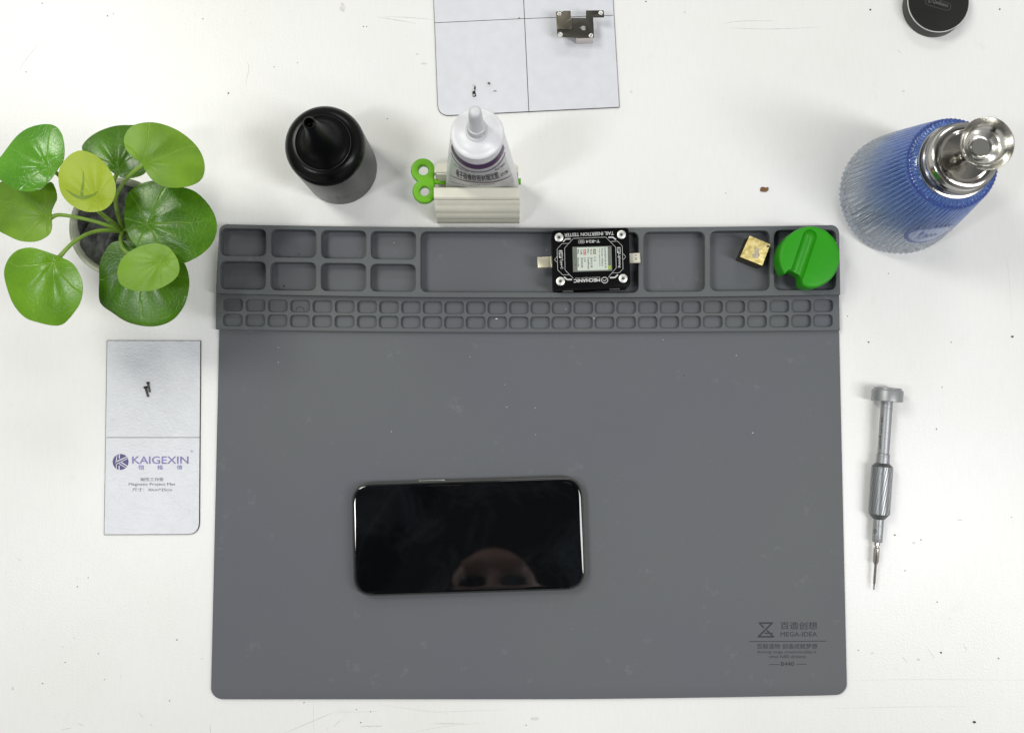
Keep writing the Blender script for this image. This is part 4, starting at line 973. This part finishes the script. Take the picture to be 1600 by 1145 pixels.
# ============================================================ GLASS BOTTLE
c_ = at(1401, 306, 0)
gb = root('glass_bottle', 'ribbed glass pump bottle fading from clear to blue with steel top', 'bottle', c_)
NR = 68
def rib(th, h, r):
    f = 1 if 2.5 < h < 92.5 else 0
    return r*(1 + f*.045*(abs(math.cos(th*NR/2))-.5))
op = [(0, .6), (30, .6), (36, 0), (39, .4), (40.6, 2), (41.3, 4.5), (41.4, 8)]
for i in range(1, 18):
    t = i/17; op.append((41.4 + (28.8-41.4)*t**1.12, 8+78*t))
op += [(28.4, 88.5), (27.9, 90.8), (26.9, 92.0), (25.3, 92.8), (23, 93.6), (21.6, 94.6), (21.2, 96), (21.2, 102), (18.6, 102), (18.4, 96), (19.5, 93), (22.6, 89.8), (24.4, 86)]
for i in range(14, -1, -1):
    t = i/14; op.append((38.7 + (26.2-38.7)*t**1.12, 11+73*t))
op += [(38.0, 9.0), (35.5, 6.6), (0, 6.0)]
obj('glass_body', lathe(op, c_, NR*8, rf=rib, cap=False), M['glass'], gb, smooth=60)
obj('shoulder_ring', lathe([(26.3, 91.9), (27.6, 91.2), (28.1, 91.4), (27.3, 92.5), (26.0, 92.9)], c_, NR*6, rf=lambda th, h, r: r*(1+.012*math.cos(th*NR)), cap=False), M['glass_blue'], gb, smooth=60)
col = [(21.4, 96), (22.7, 96), (23.0, 96.6), (22.7, 97.2), (21.2, 97.6), (21.1, 99.6), (22.0, 100.2), (22.0, 101), (20.9, 101.8), (20.9, 103.4), (21.7, 104), (21.7, 104.8), (20.8, 105.6), (20.7, 107.4), (20.2, 109.2)]
obj('screw_collar', lathe(col + [(20.2, 110.4), (18.9, 111.2), (17.6, 111.4), (17.0, 110.8), (16.4, 110.0), (0, 110)], c_, 96, cap=False), M['steel_dark'], gb, smooth=40)
obj('cap_top', lathe([(16.6, 110.2), (17.2, 111.0), (16.4, 111.2), (15, 110.4), (11, 108.8), (6, 108.2), (3.6, 108.6), (3.4, 111), (0, 111)], c_, 96, cap=False), M['steel'], gb, smooth=50)
obj('pump_stem', lathe([(0, 108), (3.1, 108), (3.1, 116), (4.6, 117), (4.6, 119), (3.2, 120), (3.2, 129), (0, 129)], c_, 40), M['steel'], gb, smooth=40)
dish = [(0, 127.6), (4.5, 127.4), (7.5, 127.8), (11, 130), (13.8, 133.6), (15.3, 137.2), (15.5, 138.2), (15.2, 138.6), (14.8, 138.1), (13.2, 134.4), (11.2, 132.0), (9.6, 130.8), (8.6, 130.6), (7.2, 129.4), (5.7, 129.0), (5.2, 129.6), (0, 129.6)]
obj('drip_dish', lathe(dish, c_, 96, cap=False), M['steel_dish'], gb, smooth=40)
obj('filter_disc', lathe([(0, 129.6), (5.0, 129.6), (5.0, 129.9), (0, 129.9)], c_, 40), M['sinter'], gb)
# oval badge on the ribbed wall, facing down the picture
def wall(a, h, off): 
    t = max(0, (h-8)/78); r = 41.4+(28.2-41.4)*t**1.12; return c_ + Vector(((r+off)*math.cos(a), (r+off)*math.sin(a), h))
a0 = math.radians(-84); ha, hh_ = .40, 13.5; hc = 46
def oval(s0, s1, off, k=40, rings_=6):
    bm = bmesh.new(); rg = []
    for j in range(rings_+1):
        s = s0+(s1-s0)*j/rings_
        rg.append([bm.verts.new(wall(a0+ha*s*math.cos(2*PI*i/k), hc+hh_*s*math.sin(2*PI*i/k), off)) for i in range(k)])
    for q0, q1 in zip(rg[:-1], rg[1:]):
        for i in range(k): bm.faces.new((q0[i], q1[i], q1[(i+1) % k], q0[(i+1) % k]))
    bmesh.ops.recalc_face_normals(bm, faces=bm.faces); return bm
ov = oval(.03, 1, .9); r_ = obj('oval_badge', ov, M['glass_label'], gb, smooth=60)
obj('badge_rim', oval(.90, 1.10, 1.0, rings_=3), M['badge_blue'], r_, smooth=60)
sq_ = spline([(x_, y_, 0) for x_, y_ in [(-.95, .1), (-.7, .8), (-.75, -.6), (-.35, -.7), (-.3, .3), (-.1, -.5), (.1, .2), (.25, -.45), (.45, .25), (.6, -.35), (.95, .15)]], 6)
me = ribbon([(q.x*10, q.y*10) for q in sq_], .9, 0)
for v in me.verts: v.co = wall(a0+v.co.x*.022, hc+v.co.y*.7, 1.35)
obj('badge_script', me, M['badge_blue'], r_, smooth=0)

# ============================================================ PLANT
Zp = crop(0, 160, 3.18)
HP = 52.0; rc = Zp(588, 618, HP)
c_ = Vector((rc.x, rc.y, 0))
pl = root('potted_plant', 'artificial round-leaved plant in a small cream pot at the left edge', 'plant', c_)
pot = [(0, 0), (22, 0), (23.5, 1), (26, 18), (28.5, 36), (30.5, HP-7), (32.2, HP-6.6), (33.1, HP-5.4), (33.4, HP-.6), (32.8, HP), (31.2, HP), (30.6, HP-1.2), (29.6, HP-6), (29.2, HP-16), (0, HP-16)]
obj('pot', lathe([(r*.97, h) for r, h in pot], c_, 80), M['pot'], pl, smooth=45)
bm = bmesh.new(); N = 46; rs = 28.6; g = {}
rnd = random.Random(3); ks = [(rnd.uniform(.15, .9), rnd.uniform(0, 6.3), rnd.uniform(0, 6.3)) for _ in range(26)]
for j in range(15):
    for i in range(64):
        r = rs*j/14; th = 2*PI*i/64; x_, y_ = r*math.cos(th), r*math.sin(th)
        z_ = HP-5.2 + sum(math.sin(q[0]*(x_*math.cos(q[1])+y_*math.sin(q[1]))+q[2]) for q in ks)*.5
        g[j, i] = bm.verts.new((c_.x+x_, c_.y+y_, z_)) if j or not i else g[0, 0]
for j in range(14):
    for i in range(64):
        q = [g[j, i], g[j+1, i], g[j+1, (i+1) % 64], g[j, (i+1) % 64]]
        if j == 0: q = [g[0, 0], g[1, i], g[1, (i+1) % 64]]
        bm.faces.new(q)
bmesh.ops.recalc_face_normals(bm, faces=bm.faces)
obj('soil', bm, M['soil'], pl, smooth=60)
cen = Zp(612, 640, HP+3)
def leaf(pts, att, z0, m_, cup=3.0, tiltx=0., tilty=0., dome=1., mid=None, lab=None, fold=0.):
    """outline in crop pixels, attachment point, height; edges droop by cup mm"""
    z0 = HP + (z0-HP)*.72; A_ = Zp(*att, z0); lp = smoothloop([(*Zp(x_, y_, z0).xy, 0) for x_, y_ in pts], 5); n_ = len(lp)
    far = max(lp, key=lambda q: (q.xy-A_.xy).length); 
    cen_ = sum((q.xy for q in lp), Vector((0, 0)))/n_; ma = math.atan2(cen_.y-A_.y, cen_.x-A_.x)
    rmax = max((q.xy-A_.xy).length for q in lp)
    bm = bmesh.new(); uvl = bm.loops.layers.uv.new('leaf'); K = 16; rows = []; info = {}
    for j in range(K+1):
        row = []
        for i, q in enumerate(lp):
            if j == 0 and i: row.append(row[0]); continue
            s = (j/K); d = (q.xy-A_.xy)*s; th = math.atan2(d.y, d.x) if j else 0
            rel = (th-ma+PI) % (2*PI)-PI if j else 0
            rr_ = d.length/rmax
            z_ = z0 - cup*(rr_**2)*dome + fold*(1-math.cos(rel*2))*rr_*.5 - 1.6*math.exp(-(rr_/.12)**2) + tiltx*d.x + tilty*d.y
            z_ += .9*math.sin(rel*3+z0)*rr_**2
            z_ += 1.0*math.exp(-((abs(rel)-.45)/.22)**2)*math.sin(PI*min(rr_, 1))*1.0
            v = bm.verts.new((A_.x+d.x, A_.y+d.y, z_)); info[v] = (rel/PI, d.length/rmax); row.append(v)
        rows.append(row)
    for j in range(K):
        for i in range(n_):
            q = [rows[j][i], rows[j+1][i], rows[j+1][(i+1) % n_], rows[j][(i+1) % n_]]
            if j == 0: q = [rows[0][0], rows[1][i], rows[1][(i+1) % n_]]
            f_ = bm.faces.new(q)
            us = [info[l.vert][0] for l in f_.loops]
            wrap = max(us)-min(us) > 1
            for l in f_.loops:
                u, r_ = info[l.vert]; u = u+2 if wrap and u < 0 else u; l[uvl].uv = (u if r_ > 0 else sum(us)/len(us), r_)
    bmesh.ops.recalc_face_normals(bm, faces=bm.faces)
    if sum(f_.normal.z for f_ in bm.faces) < 0: bmesh.ops.reverse_faces(bm, faces=bm.faces)
    low = {v: bm.verts.new(v.co - Vector((0, 0, .5))) for v in list(bm.verts)}
    for f_ in list(bm.faces):
        nf = bm.faces.new([low[l.vert] for l in reversed(f_.loops)])
        src = {low[l.vert]: l[uvl].uv.copy() for l in f_.loops}
        for l in nf.loops: l[uvl].uv = src[l.vert]
    for i in range(n_):
        a_, b_ = rows[K][i], rows[K][(i+1) % n_]; bm.faces.new((b_, a_, low[a_], low[b_]))
    o = obj('leaf', bm, m_, pl, smooth=80, label=lab)
    return o, A_
def stem(pp, att, z1, r=1.25):
    z1 = HP + (z1-HP)*.72; pp = [(x_, y_, HP+(z_-HP)*.72) for x_, y_, z_ in pp]
    q = [Vector(cen)] + [Zp(x_, y_, z_) for x_, y_, z_ in pp]
    q.append(Zp(*att, z1)-Vector((0, 0, 2.9)))
    obj('stem', tube(spline(q, 8), lambda t: r*(1.1-.25*math.sin(PI*t))*(1 if t < .9 else 1+(t-.9)*4), 12), M['stem'], pl, smooth=80)
LV = [
 ('dark', [(560, 695), (520, 740), (492, 800), (485, 880), (477, 965), (490, 1003), (540, 1040), (610, 1085), (700, 1107), (780, 1103), (850, 1070), (900, 1010), (925, 940), (931, 870), (912, 800), (860, 750), (760, 720), (650, 690)], (690, 770), 76, dict(cup=5, tilty=.05, fold=1)),
 ('dark', [(400, 225), (425, 180), (480, 140), (550, 110), (620, 102), (690, 110), (725, 180), (735, 290), (720, 350), (660, 375), (600, 372), (560, 350), (520, 320), (440, 275)], (585, 325), 84, dict(cup=5, fold=2.5)),
 ('olive', [(-60, 400), (0, 380), (60, 415), (140, 440), (200, 430), (250, 395), (276, 430), (284, 480), (262, 520), (250, 565), (257, 620), (240, 660), (180, 690), (100, 688), (30, 660), (-40, 620), (-85, 560), (-95, 470)], (238, 568), 92, dict(cup=6, fold=2.5, tiltx=.05)),
 ('dark', [(617, 540), (632, 460), (690, 408), (780, 388), (860, 410), (950, 432), (1010, 480), (1055, 550), (1068, 620), (1050, 690), (1010, 740), (960, 775), (900, 797), (830, 770), (740, 740), (680, 715), (640, 665), (618, 600)], (725, 603), 98, dict(cup=4, fold=2)),
 ('mid', [(5, 850), (28, 785), (80, 737), (150, 722), (220, 738), (300, 768), (360, 800), (395, 860), (404, 920), (385, 990), (340, 1050), (290, 1095), (240, 1104), (170, 1090), (100, 1065), (50, 1010), (22, 940)], (262, 790), 104, dict(cup=6, fold=2.5, tilty=.05)),
 ('lime', [(635, 742), (700, 712), (770, 700), (830, 715), (862, 748), (885, 790), (890, 840), (865, 880), (810, 915), (750, 935), (680, 937), (620, 920), (585, 890), (575, 840), (592, 785)], (806, 788), 112, dict(cup=3, fold=1)),
 ('top', [(0, 240), (60, 165), (130, 120), (210, 104), (270, 115), (305, 160), (318, 230), (312, 290), (285, 330), (250, 385), (200, 430), (140, 444), (70, 430), (10, 395), (-40, 350), (-35, 290)], (244, 322), 118, dict(cup=7, fold=3, tiltx=-.05)),
 ('olive', [(618, 170), (655, 118), (730, 97), (800, 103), (880, 135), (950, 190), (990, 250), (1005, 315), (992, 372), (950, 405), (880, 422), (810, 418), (760, 390), (725, 345), (695, 300), (648, 262), (620, 220)], (710, 300), 124, dict(cup=6, fold=3)),
 ('yellow', [(400, 235), (460, 255), (520, 305), (560, 370), (575, 430), (560, 490), (520, 530), (460, 545), (400, 535), (340, 500), (300, 450), (286, 390), (292, 320), (330, 265), (365, 242)], (480, 492), 130, dict(cup=3, fold=1)),
]
STEMS = [[], [(590, 560, 60), (560, 420, 72)], [(470, 592, 72), (310, 560, 86)], [(640, 630, 66)], [(480, 640, 74), (370, 692, 92)], [(600, 690, 76), (640, 750, 98)], [(440, 500, 80), (300, 370, 104)], [(575, 500, 84), (600, 420, 100), (660, 350, 116)], [(520, 570, 84), (490, 535, 110)]]
for (mn, pts, att, z0, kw), sp_ in zip(LV, STEMS):
    o, A_ = leaf(pts, att, z0, M['leaf_'+mn], **kw)
    stem(sp_, att, z0, 1.35)

# ============================================================ PERSON leaning over the table (seen mirrored in the phone)
def build_person():
    bm = bmesh.new()
    def seg(a, b, ra, rb, n_=10):
        a, b = Vector(a), Vector(b)
        for i in range(n_+1):
            t = i/n_; c = a.lerp(b, t); m_ = Matrix.Translation(c) @ Matrix.Scale(ra+(rb-ra)*t, 4)
            bmesh.ops.create_icosphere(bm, subdivisions=2, radius=1, matrix=m_)
    def ell(c, r, rot=None):
        m_ = Matrix.Translation(Vector(c)) @ (rot or Matrix.Identity(4)) @ Matrix.Diagonal((*r, 1)); bmesh.ops.create_icosphere(bm, subdivisions=4, radius=1, matrix=m_)
    X = -28
    # head: crown towards +y, face looking down at the table
    ell((X, -300, 905), (74, 98, 92)); ell((X, -262, 878), (66, 58, 46)); ell((X, -345, 868), (60, 90, 60)); ell((X, -412, 848), (34, 26, 26))
    ell((X, -219, 852), (50, 15, 18))                                     # brow
    seg((X, -230, 834), (X, -262, 802), 9, 15, 6); seg((X, -262, 810), (X, -290, 815), 15, 10, 3); ell((X-11, -266, 806), (8, 9, 8)); ell((X+11, -266, 806), (8, 9, 8))   # nose
    ell((X, -376, 818), (24, 7, 9)); ell((X, -388, 820), (20, 7, 9))     # lips
    ell((X-44, -335, 835), (18, 26, 16)); ell((X+44, -335, 835), (18, 26, 16))
    ell((X-76, -330, 905), (8, 18, 30)); ell((X+76, -330, 905), (8, 18, 30))
    seg((X, -380, 915), (X, -500, 850), 56, 62)
    # trunk, leaning from behind the table edge
    for (a, b, ra, rb) in [((X-110, -540, 800), (X+110, -540, 800), 80, 80), ((X-70, -560, 720), (X-60, -640, 380), 105, 92), ((X+70, -560, 720), (X+60, -640, 380), 105, 92), ((X-60, -640, 380), (X-75, -660, 120), 92, 105), ((X+60, -640, 380), (X+75, -660, 120), 92, 105),
                           ((X-80, -660, 100), (X-95, -640, -330), 96, 62), ((X+80, -660, 100), (X+95, -640, -330), 96, 62), ((X-95, -640, -330), (X-100, -670, -715), 62, 40), ((X+95, -640, -330), (X+100, -670, -715), 62, 40),
                           ((X-100, -680, -722), (X-105, -500, -735), 38, 26), ((X+100, -680, -722), (X+105, -500, -735), 38, 26)]: seg(a, b, ra, rb, 14)
    for sx in (-1, 1):
        sh, el, wr = (X+sx*185, -545, 790), (X+sx*265, -400, 600), (sx*98, -48, 730)
        seg(sh, el, 58, 44, 14); seg(el, wr, 42, 25, 16)
        palm = (sx*90, -22, 742); seg(wr, palm, 25, 24, 5); ell((sx*88, -26, 742), (16, 36, 26))
        for k, (dy, ln_) in enumerate([(-34, 52), (-12, 60), (10, 64), (30, 58)]):
            a = Vector((sx*92, -26+dy*.8, 760)); b = a + Vector((-sx*6, 4, 18)); c = b + Vector((-sx*ln_*.55, 2, 2)); d = c + Vector((-sx*ln_*.30, 0, -7))
            seg(a, b, 9.5, 9, 3); seg(b, c, 9, 8, 5); seg(c, d, 8, 6.8, 4)
        a = Vector((sx*86, -44, 730)); b = a+Vector((-sx*8, 22, -8)); c = b+Vector((-sx*4, 26, 6)); seg(a, b, 11, 10, 4); seg(b, c, 10, 8, 4)
    return bm
def remeshed(bm, vox, smooth_it):
    me = bpy.data.meshes.new('t'); bm.to_mesh(me); bm.free(); o = bpy.data.objects.new('t', me); C.objects.link(o)
    md = o.modifiers.new('r', 'REMESH'); md.mode = 'VOXEL'; md.voxel_size = vox
    md = o.modifiers.new('s', 'SMOOTH'); md.factor = .5; md.iterations = smooth_it
    bpy.context.view_layer.update(); m2 = bpy.data.meshes.new_from_object(o.evaluated_get(bpy.context.evaluated_depsgraph_get()))
    bpy.data.objects.remove(o); return m2
M['skin'] = mat('skin', (.76, .52, .44), .5, spec=.4, var=.08, vscale=40)
M['cloth'] = mat('dark_cloth', (.018, .019, .024), .9, bump=.4, bscale=900)
M['hair'] = mat('dark_hair', (.012, .010, .009), .6, bump=1, bscale=500)
M['shaded_socket'] = mat('shaded_socket', (.05, .04, .035), .15)
full = remeshed(build_person(), 5.0, 5)
def part_of(me, keep):
    bm = bmesh.new(); bm.from_mesh(me); bmesh.ops.delete(bm, geom=[f_ for f_ in bm.faces if not keep(f_.calc_center_median())], context='FACES')
    return bm
def is_cloth(c): return (c.y < -455 and not (c.y > -470 and c.z > 870)) or (c.z < 640) or (abs(c.x) > 90 and c.y < -50)
cl_ = part_of(full, is_cloth); hr_ = part_of(full, lambda c: c.y > -420 and c.z > 912 and abs(c.x+28) < 120 and c.y < -150)
for b_, d_ in ((cl_, 5.0), (hr_, 5.0)):
    b_.normal_update()
    for v in b_.verts: v.co += v.normal*d_
pr = obj('person', full, M['skin'], None, loc=(-28, -650, -750), smooth=80)
tag(pr, 'person with short dark hair in dark clothes leaning over the table, mirrored in the phone', 'person')
obj('clothing', cl_, M['cloth'], pr, smooth=80); obj('hair', hr_, M['hair'], pr, smooth=80)
bm = bmesh.new()
for sx in (-1, 1):
    bm = bmesh.new(); bmesh.ops.create_icosphere(bm, subdivisions=3, radius=1, matrix=Matrix.Translation((-28+sx*30, -246, 832)) @ Matrix.Diagonal((23, 15, 13, 1))); obj('shaded_socket', bm, M['shaded_socket'], pr, smooth=80)  # dark ellipsoids: eyes with the shade of their sockets in the colour
hp = root('held_phone', 'dark phone held flat above the table taking the picture', 'smartphone', (0, 0, 722))
bm = bar(-82, 82, -45, 33, 721, 729, 3.5)
obj('phone_body', bm, M['black_plastic'], hp)
obj('phone_back', bar(-74, 74, -38, 26, 728.6, 729.4, .2), M['glass_screen'], hp)

# darker T-shaped mark laid on the yellow-green leaf
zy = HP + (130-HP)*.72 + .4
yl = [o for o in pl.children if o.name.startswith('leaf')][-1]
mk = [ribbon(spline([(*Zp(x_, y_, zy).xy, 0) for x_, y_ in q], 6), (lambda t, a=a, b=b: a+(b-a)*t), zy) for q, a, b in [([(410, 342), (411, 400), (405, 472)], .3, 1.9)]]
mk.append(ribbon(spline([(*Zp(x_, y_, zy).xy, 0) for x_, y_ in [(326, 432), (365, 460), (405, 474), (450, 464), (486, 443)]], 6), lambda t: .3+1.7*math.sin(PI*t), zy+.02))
o = obj('rib_mark', join(*mk), M['leaf_mark'], yl, smooth=0)
# lay it on the leaf surface
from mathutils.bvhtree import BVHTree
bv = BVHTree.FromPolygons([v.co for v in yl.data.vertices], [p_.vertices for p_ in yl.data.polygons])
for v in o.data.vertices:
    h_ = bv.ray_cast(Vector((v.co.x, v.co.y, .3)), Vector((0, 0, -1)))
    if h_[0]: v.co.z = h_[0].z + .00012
